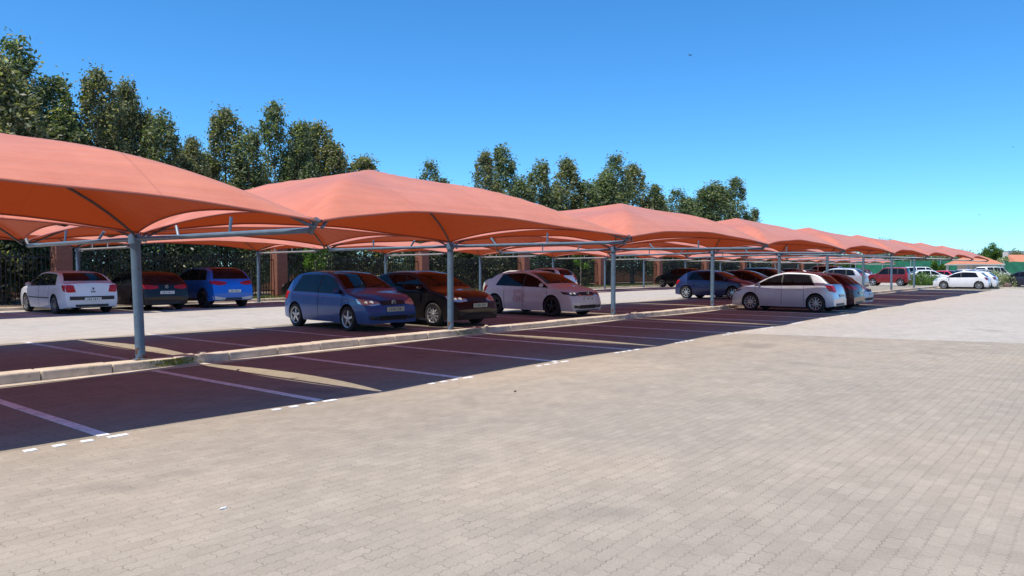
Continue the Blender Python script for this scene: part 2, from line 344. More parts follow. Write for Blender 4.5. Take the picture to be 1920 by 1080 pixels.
# ------------------------------------------------------------------ cars
def pchip(pts):
    xs = np.array([p[0] for p in pts], float); ys = np.array([p[1] for p in pts], float)
    h = np.diff(xs); d = np.diff(ys) / h; m = np.zeros(len(xs))
    for i in range(1, len(xs) - 1):
        if d[i-1] * d[i] > 0:
            w1 = 2*h[i] + h[i-1]; w2 = h[i] + 2*h[i-1]; m[i] = (w1 + w2) / (w1/d[i-1] + w2/d[i])
    m[0] = d[0]; m[-1] = d[-1]
    def f(x):
        x = min(max(x, xs[0]), xs[-1]); i = min(max(int(np.searchsorted(xs, x)) - 1, 0), len(h) - 1)
        t = (x - xs[i]) / h[i]; t2 = t*t; t3 = t2*t
        return float((2*t3-3*t2+1)*ys[i] + (t3-2*t2+t)*h[i]*m[i] + (-2*t3+3*t2)*ys[i+1] + (t3-t2)*h[i]*m[i+1])
    return f
# side outlines: (distance from the rear bumper, height)
SHAPES = {
 'hatch': dict(L=3.92, W=1.66, wb=2.46, fo=.80, r=.305, belt=(.93, .90, .87), sill=.20, tumble=.30,
   prof=[(0,.50),(.03,.66),(.07,.80),(.13,.92),(.27,1.14),(.42,1.32),(.60,1.41),(1.1,1.465),(1.8,1.465),(2.15,1.42),(2.5,1.26),(2.95,1.03),(3.1,.975),(3.45,.90),(3.70,.79),(3.84,.67),(3.92,.48)],
   win=[(.62,.84,1.76,1.78),(1.82,1.82,2.86,2.35)], ws=(1.035,1.41), rw=(.98,1.36), doors=[1.79,2.86]),
 'hatch_new': dict(L=4.05, W=1.75, wb=2.55, fo=.83, r=.325, belt=(.97, .93, .89), sill=.19, tumble=.34,
   prof=[(0,.52),(.03,.68),(.07,.84),(.14,.98),(.36,1.16),(.56,1.31),(.78,1.40),(1.25,1.455),(1.8,1.47),(2.2,1.40),(2.6,1.24),(3.05,1.03),(3.2,.985),(3.55,.92),(3.85,.81),(3.98,.68),(4.05,.48)],
   win=[(.78,1.0,1.93,1.93),(1.99,1.99,2.98,2.45)], ws=(1.05,1.385), rw=(1.02,1.31), doors=[1.14,1.96,2.98]),
 'sedan': dict(L=4.50, W=1.74, wb=2.60, fo=.88, r=.315, belt=(.98, .93, .89), sill=.19, tumble=.36,
   prof=[(0,.52),(.03,.70),(.06,.90),(.12,1.0),(.45,1.06),(.62,1.10),(.95,1.28),(1.25,1.40),(1.7,1.46),(2.3,1.465),(2.65,1.41),(3.0,1.24),(3.42,1.03),(3.6,.98),(3.95,.92),(4.25,.81),(4.42,.67),(4.50,.48)],
   win=[(.98,1.30,1.52,1.55),(1.57,1.60,2.32,2.32),(2.38,2.38,3.34,2.85)], ws=(1.05,1.40), rw=(1.12,1.37), doors=[1.56,2.35,3.34]),
 'megane': dict(L=4.45, W=1.77, wb=2.69, fo=.86, r=.315, belt=(.98, .93, .88), sill=.19, tumble=.36,
   prof=[(0,.55),(.03,.72),(.05,.92),(.09,1.04),(.25,1.07),(.40,1.09),(.66,1.25),(.95,1.385),(1.4,1.45),(2.2,1.465),(2.6,1.41),(3.0,1.22),(3.42,1.02),(3.6,.97),(3.95,.91),(4.22,.80),(4.37,.66),(4.45,.48)],
   win=[(.86,1.12,1.34,1.38),(1.40,1.44,2.24,2.24),(2.30,2.30,3.30,2.80)], ws=(1.04,1.40), rw=(1.12,1.37), doors=[1.40,2.27,3.30]),
 'suv': dict(L=4.25, W=1.80, wb=2.60, fo=.83, r=.345, belt=(1.08, 1.05, 1.02), sill=.26, tumble=.32,
   prof=[(0,.60),(.03,.78),(.07,.95),(.14,1.08),(.32,1.28),(.48,1.43),(.66,1.52),(1.1,1.59),(1.9,1.60),(2.3,1.55),(2.68,1.39),(3.08,1.18),(3.25,1.13),(3.6,1.06),(3.95,.96),(4.15,.80),(4.25,.58)],
   win=[(.60,.80,1.14,1.18),(1.20,1.24,2.0,2.0),(2.06,2.06,3.02,2.50)], ws=(1.19,1.53), rw=(1.14,1.49), doors=[1.18,2.03,3.02]),
 'boxy': dict(L=3.70, W=1.66, wb=2.36, fo=.72, r=.33, belt=(1.06, 1.04, 1.02), sill=.28, tumble=.20,
   prof=[(0,.60),(.03,.90),(.06,1.10),(.10,1.30),(.16,1.52),(.30,1.66),(.8,1.70),(1.7,1.70),(2.05,1.64),(2.3,1.45),(2.62,1.16),(2.75,1.12),(3.1,1.08),(3.4,1.0),(3.6,.85),(3.70,.58)],
   win=[(.30,.36,.86,.86),(.92,.92,1.60,1.60),(1.66,1.66,2.50,2.15)], ws=(1.17,1.60), rw=(1.16,1.56), doors=[.90,1.63,2.50]),
 'van': dict(L=4.9, W=1.90, wb=3.0, fo=.9, r=.345, belt=(1.15, 1.12, 1.10), sill=.26, tumble=.16,
   prof=[(0,.60),(.03,.95),(.06,1.20),(.10,1.55),(.18,1.80),(.35,1.92),(1.0,1.96),(2.8,1.96),(3.2,1.90),(3.5,1.68),(3.95,1.28),(4.1,1.20),(4.4,1.12),(4.7,.98),(4.84,.8),(4.9,.58)],
   win=[(.35,.42,1.45,1.45),(1.55,1.55,2.65,2.65),(2.75,2.75,3.80,3.35)], ws=(1.28,1.80), rw=(1.25,1.78), doors=[1.5,2.7,3.80]),
}
def make_car(shape, col, label, x, y, heading, z=0., metal=.35, rim='rim', spokes=5, wing=None, glass='glass', plate='plate',
             tail='red_lamp', head='lamp', detail=2, group=None, grille='plastic', emblem=None, clad=False, rails=False, name='parked_car', cat='car', tail_style='hatch', roof=None, extra=None):
    S = SHAPES[shape]; L_, W = S['L'], S['W']; hw = W/2; r = S['r']
    T = pchip(S['prof']); b = S['belt']; beltf = pchip([(0, b[0]), (L_*.5, b[1]), (L_, b[2])])
    xf = L_ - S['fo']; xr = xf - S['wb']; ar = r + .055; zc = r
    def bow(xx, yy):
        w = (xx - L_/2) / (L_/2); k = .16 if w > 0 else .09
        return xx - math.copysign(k * w*w * (yy/hw)**2, w)
    # wheel centres allow for the bow of the body sides
    def wheel_arch(xx):
        z0 = S['sill']
        if xx < .35: z0 = S['sill'] + .05*(1-xx/.35)
        for c in (xr, xf):
            d = abs(xx - c)
            if d < ar: z0 = max(z0, zc + math.sqrt(ar*ar - d*d)*1.0)
        return z0
    def sidew(xx, zz):
        dr = xx; df = L_ - xx
        pl = 1 - .085*(1-min(dr/.55, 1))**2 - .12*(1-min(df/.85, 1))**2
        wp = hw*pl; B = beltf(xx)
        def low(q):
            if q < .56: return wp*(1 - .05*((.56-q)/.36)**2)
            return wp*(1 - .035*((q-.56)/(B-.56+1e-6))**2) + (.006 if q > B-.12 and q < B-.03 else 0)
        if zz <= B: return low(zz)
        return low(B) - S['tumble']*(zz-B) - .22*(zz-B)**2
    # stations spread along the outline, denser round the arches
    st = [0.]; xx = 0.
    while xx < L_:
        s = abs(T(min(xx+.01, L_)) - T(max(xx-.01, 0)))/.02
        dx = .085/math.sqrt(1+s*s*.9)
        for c in (xr, xf):
            d = abs(abs(xx-c)-ar)
            if d < .1: dx = min(dx, .018)
            elif abs(xx-c) < ar: dx = min(dx, .045)
        if detail < 2: dx *= 1.5
        xx += dx; st.append(min(xx, L_))
    if st[-1] - st[-2] < .01: st.pop(-2)
    nS, nC, nT = (11, 4, 6) if detail > 1 else (8, 3, 4)
    V = []; Fc = []; mi = []
    for xx in st:
        t = T(xx); z0 = wheel_arch(xx); rad = .075; crown = .035
        zs = max(t - rad - crown*.3, z0 + .03)
        half = []
        for k in range(nS+1):
            q = z0 + (zs-z0)*k/nS; half.append((sidew(xx, q), q))
        ys = half[-1][0]; zt = t - crown
        ct = max(.05, min(.11, t-zs))
        for k in range(1, nC+1):
            a = k/nC*math.pi/2
            half.append((ys - ct*(1-math.cos(a)), zs + (zt-zs)*math.sin(a)))
        ye = half[-1][0]
        for k in range(1, nT+1):
            yy = ye*(1-k/nT); half.append((yy, t - crown*(yy/ye)**2))
        ring = [(yy, zz) for yy, zz in half] + [(-yy, zz) for yy, zz in half[-2::-1]]
        for yy, zz in ring: V.append((bow(xx, yy) - L_/2, yy, zz))
    nr = 2*(nS+nC+nT)+1
    for i in range(len(st)-1):
        for j in range(nr-1):
            a = i*nr+j; Fc.append((a, a+1, a+1+nr, a+nr)); mi.append(0)
        a = i*nr; Fc.append((a, a+nr, a+nr+nr-1, a+nr-1)); mi.append(1)
    Fc.append(tuple(range(nr))); mi.append(0)
    Fc.append(tuple(range((len(st)-1)*nr+nr-1, (len(st)-1)*nr-1, -1))); mi.append(0)
    root = empty(name, (x, y, z), heading)
    tag(root, label, cat, group)
    body = mesh_obj('body', V, Fc, [paint(col, metal), M['well']], root, True, mi, 38)
    bv = BVHTree.FromPolygons([Vector(v) for v in V], Fc)
    hl = L_/2
    def rs(poly, n):
        P = [np.array(p, float) for p in poly]
        if len(P) == 1: P = P*2
        d = [0]
        for i in range(1, len(P)): d.append(d[-1]+float(np.linalg.norm(P[i]-P[i-1])))
        if d[-1] == 0: return [P[0]]*n
        out_ = []
        for k in range(n):
            s = d[-1]*k/(n-1); i = 1
            while i < len(d)-1 and d[i] < s: i += 1
            t = (s-d[i-1])/max(d[i]-d[i-1], 1e-9); out_.append(P[i-1]*(1-t)+P[i]*t)
        return out_
    def patch_mb(mb, th, lo, up, nx=8, ny=4, off=.006, mir=False, depth=.02):
        """a thin shell laid on the body seen from the direction th"""
        d = Vector((math.cos(R(th)), math.sin(R(th)), 0))
        A = rs(lo, nx+1); Bq = rs(up, nx+1); vs = []
        for j in range(ny+1):
            for i in range(nx+1):
                p = Vector(A[i]*(1-j/ny) + Bq[i]*(j/ny))
                h, nrm, _, _ = bv.ray_cast(p + d*4, -d, 8)
                if h is None: h = p; nrm = d
                if nrm.dot(d) < 0: nrm = -nrm
                vs.append(h + nrm*off)
        n = len(vs); vs2 = list(vs); fs = []; w = nx+1
        flip = False
        for j in range(ny):
            for i in range(nx): fs.append((j*w+i, j*w+i+1, (j+1)*w+i+1, (j+1)*w+i))
        bd = [i for i in range(w)] + [j*w+nx for j in range(1, ny+1)] + [ny*w+i for i in range(nx-1, -1, -1)] + [j*w for j in range(ny-1, 0, -1)]
        base = n
        for q in bd: vs2.append(vs[q] - d*depth)
        m = len(bd)
        for k in range(m): fs.append((bd[k], base+k, base+(k+1) % m, bd[(k+1) % m]))
        if mir: vs2 = [Vector((v.x, -v.y, v.z)) for v in vs2]
        mb.add(vs2, fs)
    def patch(nm, mat, th, lo, up, both=True, parent=root, **kw):
        o = []
        for mir in ((False, True) if both else (False,)):
            mb = MB(); patch_mb(mb, th, lo, up, mir=mir, **kw); o.append(mb.build(nm, mat, parent, True, 40))
        return o
    X = lambda q: q - hl
    G = M[glass]
    # side glass
    for (a0, a1, b0, b1) in S['win']:
        lo = [(X(a0+(b0-a0)*k/6), .8, beltf(a0+(b0-a0)*k/6)+.028) for k in range(7)]
        up = []
        for k in range(7):
            q = a1+(b1-a1)*k/6; up.append((X(q), .8, max(T(q)-.115, beltf(q)+.05)))
        lo2 = [(p[0], p[1], p[2]-.02) for p in lo]; up2 = [(p[0], p[1], p[2]+.018) for p in up]
        dx0, dx1 = -.05, .05
        lo2[0] = (lo2[0][0]+dx0, .8, lo2[0][2]); lo2[-1] = (lo2[-1][0]+dx1, .8, lo2[-1][2])
        up2[0] = (up2[0][0]+dx0, .8, up2[0][2]); up2[-1] = (up2[-1][0]+dx1, .8, up2[-1][2])
        if detail > 0: patch('window_frame', M['plastic'], 90, lo2, up2, nx=8, ny=3, off=.003)
        patch('window', G, 90, lo, up, nx=8, ny=4, off=.008)
    # windscreen and rear window
    zl, zh = S['ws']; zm = beltf(L_*.7)
    wl = sidew(L_*.72, zl)*.93; wh = sidew(L_*.58, zh)*.90
    lo = [(hl*.4, yy*wl, zl + .02*(1-abs(yy))) for yy in (-1, -.95, -.5, 0, .5, .95, 1)]
    lo = [(p[0], p[1], p[2]) for p in lo]; up = [(hl*.2, yy*wh, zh) for yy in (-1, -.5, 0, .5, 1)]
    if detail > 0:
        lo2 = [(p[0], p[1]*1.03, p[2]-.012) for p in lo]; up2 = [(p[0], p[1]*1.03, p[2]+.008) for p in up]
        patch('windscreen_frame', M['plastic'], 0, lo2, up2, both=False, nx=14, ny=8, off=.002)
    patch('windscreen', M['glass'] if glass == 'glass' else M['glass_tint'], 0, lo, up, both=False, nx=14, ny=8, off=.007)
    zl, zh = S['rw']; wl = sidew(L_*.10+.1, zl)*.86; wh = sidew(L_*.14+.2, zh)*.84
    lo = [(-hl, yy*wl, zl) for yy in (1, .5, 0, -.5, -1)]; up = [(-hl, yy*wh, zh) for yy in (1, .5, 0, -.5, -1)]
    if detail > 0: patch('rear_window_frame', M['plastic'], 180, [(p[0], p[1]*1.04, p[2]-.012) for p in lo], [(p[0], p[1]*1.04, p[2]+.012) for p in up], both=False, nx=12, ny=6, off=.002)
    patch('rear_window', G, 180, lo, up, both=False, nx=12, ny=6, off=.007)
    # headlights, tail lights
    hz = T(L_-.30)
    fx = hl-.02
    kz = (S['prof'][-3][1]-.79)
    z1, z2 = .60+kz+ (.02 if head == 'lamp' else .04), .755+kz
    if head == 'lamp': hp = ([(fx-.05, .42, z1+.03), (fx-.15, .60, z1), (fx-.42, .78, z1+.06)], [(fx-.08, .44, z2-.05), (fx-.25, .62, z2), (fx-.52, .78, z2+.04)])
    else: hp = ([(fx-.05, .40, z1+.04), (fx-.15, .62, z1), (fx-.44, .80, z1+.06)], [(fx-.08, .40, z1+.09), (fx-.25, .62, z2-.02), (fx-.58, .80, z2+.03)])
    hs = patch('headlight', M[head], 40, hp[0], hp[1], nx=8, ny=4, off=.008)
    if detail > 1:
        for sgn, o in zip((1, -1), hs):
            for (px_, py_, rr) in ((fx-.155, .60, .05), (fx-.24, .69, .04)):
                mb = MB(); dd = Vector((math.cos(R(40)), math.sin(R(40)), 0)); p = Vector((px_, py_, (z1+z2)/2+.015))
                h, nn, _, _ = bv.ray_cast(p+dd*3, -dd, 6)
                if h:
                    c = h + dd*.014; u_ = Vector((-dd.y, dd.x, 0)); vs = [(c + u_*rr*math.cos(t*math.pi/6) + Vector((0,0,rr*math.sin(t*math.pi/6)))) for t in range(12)]
                    vs = [(v.x, v.y*sgn, v.z) for v in vs]; mb.add(vs, [tuple(range(12))]); mb.build('reflector', M['lamp_bulb'], o)
    tz = beltf(0)
    if tail_style == 'hatch': tp = ([(-hl, .56, tz-.24), (-hl+.1, .72, tz-.25), (-hl+.28, .8, tz-.20)], [(-hl+.05, .60, tz-.02), (-hl+.1, .70, tz+.0), (-hl+.42, .8, tz-.01)])
    elif tail_style == 'tall': tp = ([(-hl, .62, tz-.30), (-hl+.05, .70, tz-.30), (-hl+.16, .8, tz-.28)], [(-hl+.03, .62, tz+.12), (-hl+.05, .70, tz+.14), (-hl+.18, .8, tz+.12)])
    elif tail_style == 'wide': tp = ([(-hl, .36, tz-.16), (-hl+.05, .62, tz-.20), (-hl+.30, .8, tz-.14)], [(-hl, .36, tz-.08), (-hl+.1, .66, tz-.03), (-hl+.46, .8, tz-.02)])
    else: tp = ([(-hl, .50, tz-.26), (-hl+.05, .70, tz-.26), (-hl+.22, .8, tz-.20)], [(-hl+.05, .58, tz-.08), (-hl+.1, .70, tz-.03), (-hl+.36, .8, tz-.07)])
    patch('tail_light', M[tail], 145, tp[0], tp[1], nx=8, ny=5, off=.01)
    # grille, intakes, plates, seams
    patch('grille', M[grille], 0, [(hl, yy, z1+.02) for yy in (-.34, 0, .34)], [(hl, yy*1.12, z1+.12) for yy in (-.34, 0, .34)], both=False, nx=10, ny=3, off=.006)
    zb = S['sill']
    patch('lower_intake', M['plastic'], 0, [(hl, yy, zb+.07) for yy in (-.42, 0, .42)], [(hl, yy*1.1, zb+.19) for yy in (-.42, 0, .42)], both=False, nx=10, ny=3, off=.006)
    if detail > 1: patch('fog_lamp_recess', M['plastic'], 22, [(hl, .50, zb+.09), (hl-.1, .68, zb+.10)], [(hl, .50, zb+.17), (hl-.1, .70, zb+.19)], nx=5, ny=3, off=.006)
    def plate_at(th, zc_):
        o = []
        d = Vector((math.cos(R(th)), 0, 0)); h, nn, _, _ = bv.ray_cast(Vector((0, 0, zc_)) + d*5, -d, 6)
        if h is None: return
        s = d.x; mb = MB(); xx0 = h.x + s*.004; mb.bbox(min(xx0, xx0+s*.02), -.26, zc_-.055, max(xx0, xx0+s*.02), .26, zc_+.055, .004)
        po = mb.build('number_plate', M[plate], root)
        if detail > 1:
            mb = MB(); xx1 = xx0 + s*.0225
            for k in range(7):   # worn characters, unreadable in the photograph
                yy = -.2 + k*.062; w_ = .012 + .02*((k*7) % 3)/2
                mb.box(min(xx1, xx1-s*.002), yy, zc_-.03, max(xx1, xx1-s*.002), yy+w_, zc_+.03)
            mb.build('lettering', M['plate_ink'], po)
    plate_at(0, z1-.08); plate_at(180, (.60 if tail_style != 'wide' else .66) if shape != 'megane' else .50)
    patch('rear_bumper_insert', M['plastic'], 180, [(-hl, yy, zb+.06) for yy in (.52, 0, -.52)], [(-hl, yy, zb+.14) for yy in (.52, 0, -.52)], both=False, nx=8, ny=2, off=.004)
    if detail > 1:
        for dxx in S['doors']:
            patch('door_seam', M['seam'], 90, [(X(dxx)-.006, .8, S['sill']+.06), (X(dxx)-.006, .8, beltf(dxx)+.02)][::1], [(X(dxx)+.006, .8, S['sill']+.06), (X(dxx)+.006, .8, beltf(dxx)+.02)], nx=8, ny=1, off=.0025, depth=.004)
        patch('bonnet_seam', M['seam'], 25, [(hl-.18, .56, hz-.02), (hl*.42, .70, hz+.05)], [(hl-.18, .575, hz-.02), (hl*.42, .715, hz+.05)], nx=4, ny=1, off=.002, depth=.003) if False else None
        for dxx in S['doors'][:2]:
            for sg in (1, -1):
                zz = beltf(dxx)-.11; yy = sidew(dxx+.1, zz); mb = MB()
                mb.bbox(X(dxx)+.05, sg*yy-.012, zz-.014, X(dxx)+.23, sg*yy+.028, zz+.014, .01)
                mb.build('door_handle', paint(col, metal), root)
    if clad:
        patch('sill_cladding', M['plastic'], 90, [(X(xr+ar+.02), .8, zb+.005), (X(xf-ar-.02), .8, zb+.005)], [(X(xr+ar+.02), .8, zb+.12), (X(xf-ar-.02), .8, zb+.12)], nx=8, ny=2, off=.008)
        for c in (xr, xf):
            ang = [R(q) for q in range(8, 173, 15)]
            patch('arch_cladding', M['plastic'], 90, [(X(c)-ar*math.cos(a), .8, zc+ar*math.sin(a)+.005) for a in ang], [(X(c)-(ar+.06)*math.cos(a), .8, zc+(ar+.06)*math.sin(a)) for a in ang], nx=11, ny=1, off=.008)
    if rails:
        for sg in (1, -1):
            mb = MB(); pts = []
            for k in range(9):
                q = .8+(L_*.56-.8)*k/8; pts.append((X(q), sg*(sidew(q, T(q)-.1)-.06), T(q) + (.035 if 0 < k < 8 else -.02)))
            mb.tube(pts, .016, 8); mb.build('roof_rail', M['chrome'] if rails == 2 else M['plastic'], root, True)
    if shape == 'megane':
        patch('bumper_strip', M['plastic'], 180, [(-hl, yy, .48) for yy in (.70, 0, -.70)], [(-hl, yy, .60) for yy in (.70, 0, -.70)], both=False, nx=12, ny=2, off=.009)
        patch('side_moulding', M['plastic'], 90, [(X(1.35), .8, .52), (X(xf-ar-.06), .8, .52)], [(X(1.35), .8, .555), (X(xf-ar-.06), .8, .555)], nx=8, ny=1, off=.012)
        plate_mb = MB()
        plate_mb.add([(-hl-.01, 0, .90), (-hl-.02, .035, .86), (-hl-.03, 0, .81), (-hl-.02, -.035, .86), (-hl+.02, 0, .90)], [(0, 1, 2, 3)])
        plate_mb.build('emblem', M['plastic'], root)
        mb = MB(); mb.bbox(-hl-.035, -.07, .735, -hl+.0, .07, .76, .006); mb.build('boot_handle', M['plastic'], root)
    if emblem:
        for th in emblem:
            s = 1 if th == 0 else -1; zz = (z1+.075) if th == 0 else tz-.10
            h, nn, _, _ = bv.ray_cast(Vector((5*s, 0, zz)), Vector((-s, 0, 0)), 6)
            if h is None: continue
            cx = h.x + s*.02; mb = MB(); n = 16
            vs = []; 
            for k in range(n):
                t = 2*math.pi*k/n
                for rr in (.052, .064): vs.append((cx, rr*math.cos(t), zz+rr*math.sin(t)))
            mb.add(vs, [(2*k, 2*k+1, (2*k+3) % (2*n), (2*k+2) % (2*n)) for k in range(n)])
            def bar(p, q):
                d = Vector((0, q[0]-p[0], q[1]-p[1])).normalized(); nn = Vector((0, -d.z, d.y))*.005
                a = Vector((cx, p[0], zz+p[1])); bq = Vector((cx, q[0], zz+q[1])); mb.add([a-nn, bq-nn, bq+nn, a+nn], [(0, 1, 2, 3)])
            for p, q in (((-.022, .046), (0, .006)), ((.022, .046), (0, .006)), ((-.045, .02), (-.02, -.04)), ((.045, .02), (.02, -.04)), ((-.02, -.04), (0, -.002)), ((.02, -.04), (0, -.002))): bar(p, q)
            mb.build('emblem', M['chrome'], root)
    # chrome bar / front lip
    if extra == 'gti':
        patch('grille_trim', M['chrome'], 0, [(hl, yy, z1+.0) for yy in (-.5, 0, .5)], [(hl, yy, z1+.018) for yy in (-.5, 0, .5)], both=False, nx=10, ny=1, off=.012)
        patch('front_lip', M['plastic'], 0, [(hl, yy, zb+.01) for yy in (-.6, 0, .6)], [(hl, yy, zb+.04) for yy in (-.6, 0, .6)], both=False, nx=10, ny=1, off=.01)
        patch('side_patch', simple('pink_patch', (.50, .38, .42), .5, noise=.4, nscale=14), 90, [(X(1.55), .8, .42), (X(2.05), .8, .42)], [(X(1.55), .8, .84), (X(2.05), .8, .84)], nx=6, ny=6, off=.002, depth=.003)  # mottled pink patch on the door
    if extra == 'rs':
        patch('diffuser', M['wall_pale'], 160, [(-hl, .42, .30), (-hl+.1, .82, .34)], [(-hl, .36, .40), (-hl+.1, .85, .48)], nx=6, ny=3, off=.012)
        patch('black_roof', M['gloss_black'], 180, [(-hl, yy, 1.50) for yy in (.55, 0, -.55)], [(-hl, yy, 1.56) for yy in (.5, 0, -.5)], both=False, nx=8, ny=2, off=.02)
    # mirrors
    cxm = L_*.685 if shape != 'van' else L_*.74
    for sg in (1, -1):
        zz = beltf(cxm)+.075; yy = sidew(cxm, zz)
        bm = bmesh.new(); bmesh.ops.create_uvsphere(bm, u_segments=12, v_segments=8, radius=1)
        vs = [((v.co.x*.055 if v.co.x > 0 else v.co.x*.03)+X(cxm)+.02, sg*(yy+.10)+v.co.y*.105, zz+v.co.z*.07) for v in bm.verts]
        mb = MB(); mb.add(vs, [[v.index for v in f.verts] for f in bm.faces]); bm.free()
        mb.box(X(cxm)-.01, min(sg*(yy-.03), sg*(yy+.05)), zz-.065, X(cxm)+.035, max(sg*(yy-.03), sg*(yy+.05)), zz-.035)
        mb.build('side_mirror', paint(col, metal) if wing is None else M[wing], root, True)
    if detail > 1:
        mb = MB(); mb.tube([(X(1.0), 0, T(1.0)), (X(.86), 0, T(1.0)+.17)], .006, 6, r1=.003); mb.build('aerial', M['plastic'], root)
        mb = MB()
        for yy in (-.45, .05):
            pts = []
            for k in range(5):
                p = Vector((3, yy+.11*k, S['ws'][0]+.03+.012*k)); h, nn, _, _ = bv.ray_cast(p, Vector((-1, 0, 0)), 6)
                if h: pts.append(h+nn*.018)
            if len(pts) > 2: mb.tube(pts, .008, 6)
        mb.build('wiper', M['plastic'], root, True)
    # wheels
    wd = .20
    for c in (xr, xf):
        for sg in (1, -1):
            yc = sidew(c, .6) - .012
            dxw = -math.copysign((.16 if c > hl else .09)*((c-hl)/hl)**2, c-hl)
            cx_ = X(c)+dxw
            mb = MB(); o_, i_ = sg*yc, sg*(yc-wd)
            rt = r; rr = r*.70
            mb.lathe([(rr, o_), (rr+.012, o_+sg*.006), (rt-.03, o_+sg*.004), (rt-.006, o_-sg*.015), (rt, o_-sg*.04), (rt, i_+sg*.04), (rt-.03, i_), (rr, i_)], 32 if detail > 1 else 20, 'y', (cx_, 0, zc))
            tyre = mb.build('wheel', M['rubber'], root, True)
            mb = MB()
            mb.lathe([(rr, o_-sg*.0), (rr-.014, o_-sg*.004), (rr-.024, o_-sg*.045), (rr-.03, o_-sg*.09)], 28 if detail > 1 else 16, 'y', (cx_, 0, zc))
            ns = spokes
            for k in range(ns):
                t = 2*math.pi*k/ns + .3
                for (wr0, wr1) in (((.034, .022) if ns <= 6 else (.018, .013)),):
                    def pt(rad_, off_, yy): return (cx_+rad_*math.cos(t)-off_*math.sin(t), yy, zc+rad_*math.sin(t)+off_*math.cos(t))
                    y0_, y1_ = o_-sg*.012, o_-sg*.022
                    vs = [pt(.03, -wr0, y0_), pt(.03, wr0, y0_), pt(rr-.01, wr1, y1_), pt(rr-.01, -wr1, y1_), pt(.03, -wr0-.008, y0_-sg*.03), pt(.03, wr0+.008, y0_-sg*.03), pt(rr-.01, wr1+.006, y1_-sg*.03), pt(rr-.01, -wr1-.006, y1_-sg*.03)]
                    mb.add(vs, [(0, 1, 2, 3), (0, 4, 5, 1), (1, 5, 6, 2), (2, 6, 7, 3), (3, 7, 4, 0)])
            mb.lathe([(.001, o_-sg*.004), (.035, o_-sg*.006), (.045, o_-sg*.02)], 14, 'y', (cx_, 0, zc))
            mb.mi = 1
            mb.lathe([(.001, o_-sg*.075), (rr-.02, o_-sg*.075)], 20, 'y', (cx_, 0, zc))
            mb.build('rim', [M[rim], M['well']], tyre, True, 30)
    return root
# ------------------------------------------------------------------ layout
U0, DU = 5.55, 7.45            # first steel post of the near row, spacing of the posts
VA, VF, VR = 12.5, 7.55, 17.3 # near row: post line, driveway tips, lane tips
VB, VBF = 30.45, 26.0          # far row: post line, lane tips
ZR = .10                       # the paving behind the kerb lies a little higher
def sheet(name, poly, z, mat, kind='structure', label=None, n=None):
    o = mesh_obj(name, [(x, y, z) for x, y in poly], [tuple(range(len(poly)))], mat)
    tag(o, label, None, None, kind); return o
sheet('ground', [(-400, -400), (2600, -400), (2600, 2600), (-400, 2600)], -.06, M['soil'])
sheet('driveway_paving', [(-30, -30), (27.2, -30), (18.0, 7.55), (-30, 7.55)], 0, M['paver'])
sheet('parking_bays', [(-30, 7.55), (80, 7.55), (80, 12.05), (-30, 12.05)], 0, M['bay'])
sheet('driveway_paving_pale', [(27.2, -30), (170, -30), (170, 12.05), (80, 12.05), (80, 7.55), (18.0, 7.55)], .0, M['paver_light'])
sheet('lane_paving', [(-30, 12.4-2.08), (10, 12.4), (170, 12.4), (170, 31.25), (-30, 31.25)], ZR, M['paver_light'])
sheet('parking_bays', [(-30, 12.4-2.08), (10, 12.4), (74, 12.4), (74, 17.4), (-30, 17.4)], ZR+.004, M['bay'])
bm = MB(); bm.box(-30, 31.45, -.04, 128, 33.6, ZR+.10); tag(bm.build('verge', M['soil']), kind='structure')
bm = MB(); bm.box(-30, 33.6, -.05, 200, 70, ZR+.06); tag(bm.build('garden_ground', M['soil']), kind='structure')
# kerbs, cast in one metre blocks
def vk(u): return -.052*max(0., 10-u)   # the kerb line bends gently at its near end
def kerb(name, v0, v1, zb, zt, ua, ub, apron=True):
    mb = MB(); u = ua
    while u < ub:
        l = 1.0; dz = random.uniform(-.008, .008); dv = random.uniform(-.01, .01)
        near = u < 45
        if near: mb.bbox(u+.006, v0+dv, zb, u+l-.006, v1, zt+dz, .022)
        else: mb.box(u+.006, v0+dv, zb, u+l-.006, v1, zt+dz)
        u += l
    if apron:
        mb.box(ua, v0-.20, zb-.02, 10, v0-.02, .012); mb.box(10, v0-.20, zb-.02, ub, v0-.02, .012)
        mb.v = [(x, y+vk(x), z) for x, y, z in mb.v]
    tag(mb.build(name, M['concrete'], smooth=False), kind='structure')
kerb('kerb', 12.25, 12.60, -.05, .15, -12, 75)
kerb('kerb', 31.2, 31.45, .05, ZR+.12, -10, 110, False)
# a drain gap of broken concrete beside the posts
for i in range(5):
    u = U0 + DU*i + (1.0 if i < 3 else .8); mb = MB()
    for k in range(4):
        a = random.uniform(0, .35); b_ = random.uniform(0, .33); s = random.uniform(.02, .05); b_ += vk(u)
        mb.bbox(u+a-s, 12.24+b_-s, .13, u+a+s, 12.24+b_+s, .15+random.uniform(.01, .04), .015)
    tag(mb.build('rubble', M['concrete']), 'crumbled concrete on the kerb', kind='stuff')
def moss(u, v, w, n):
    mb = MB()
    for k in range(n):
        a = random.gauss(0, w); s = random.uniform(.006, .013); top = False
        if top: x, y, z = u+a, v-.27+vk(u+a)+random.uniform(0, .10), .15
        else: x, y, z = u+a, 12.243+vk(u+a), random.uniform(.03, .135)
        mb.add([(x-s, y-s*.2, z-s*.5), (x+s, y-s*.2, z-s*.5), (x+s*.8, y+s*.5, z+s*.35), (x-s*.8, y+s*.5, z+s*.4), (x, y-s*.45, z+s*.1)], [(0, 1, 4), (1, 2, 4), (2, 3, 4), (3, 0, 4)])
    tag(mb.build('moss', M['moss'], smooth=True), 'green moss on the concrete kerb', kind='stuff')
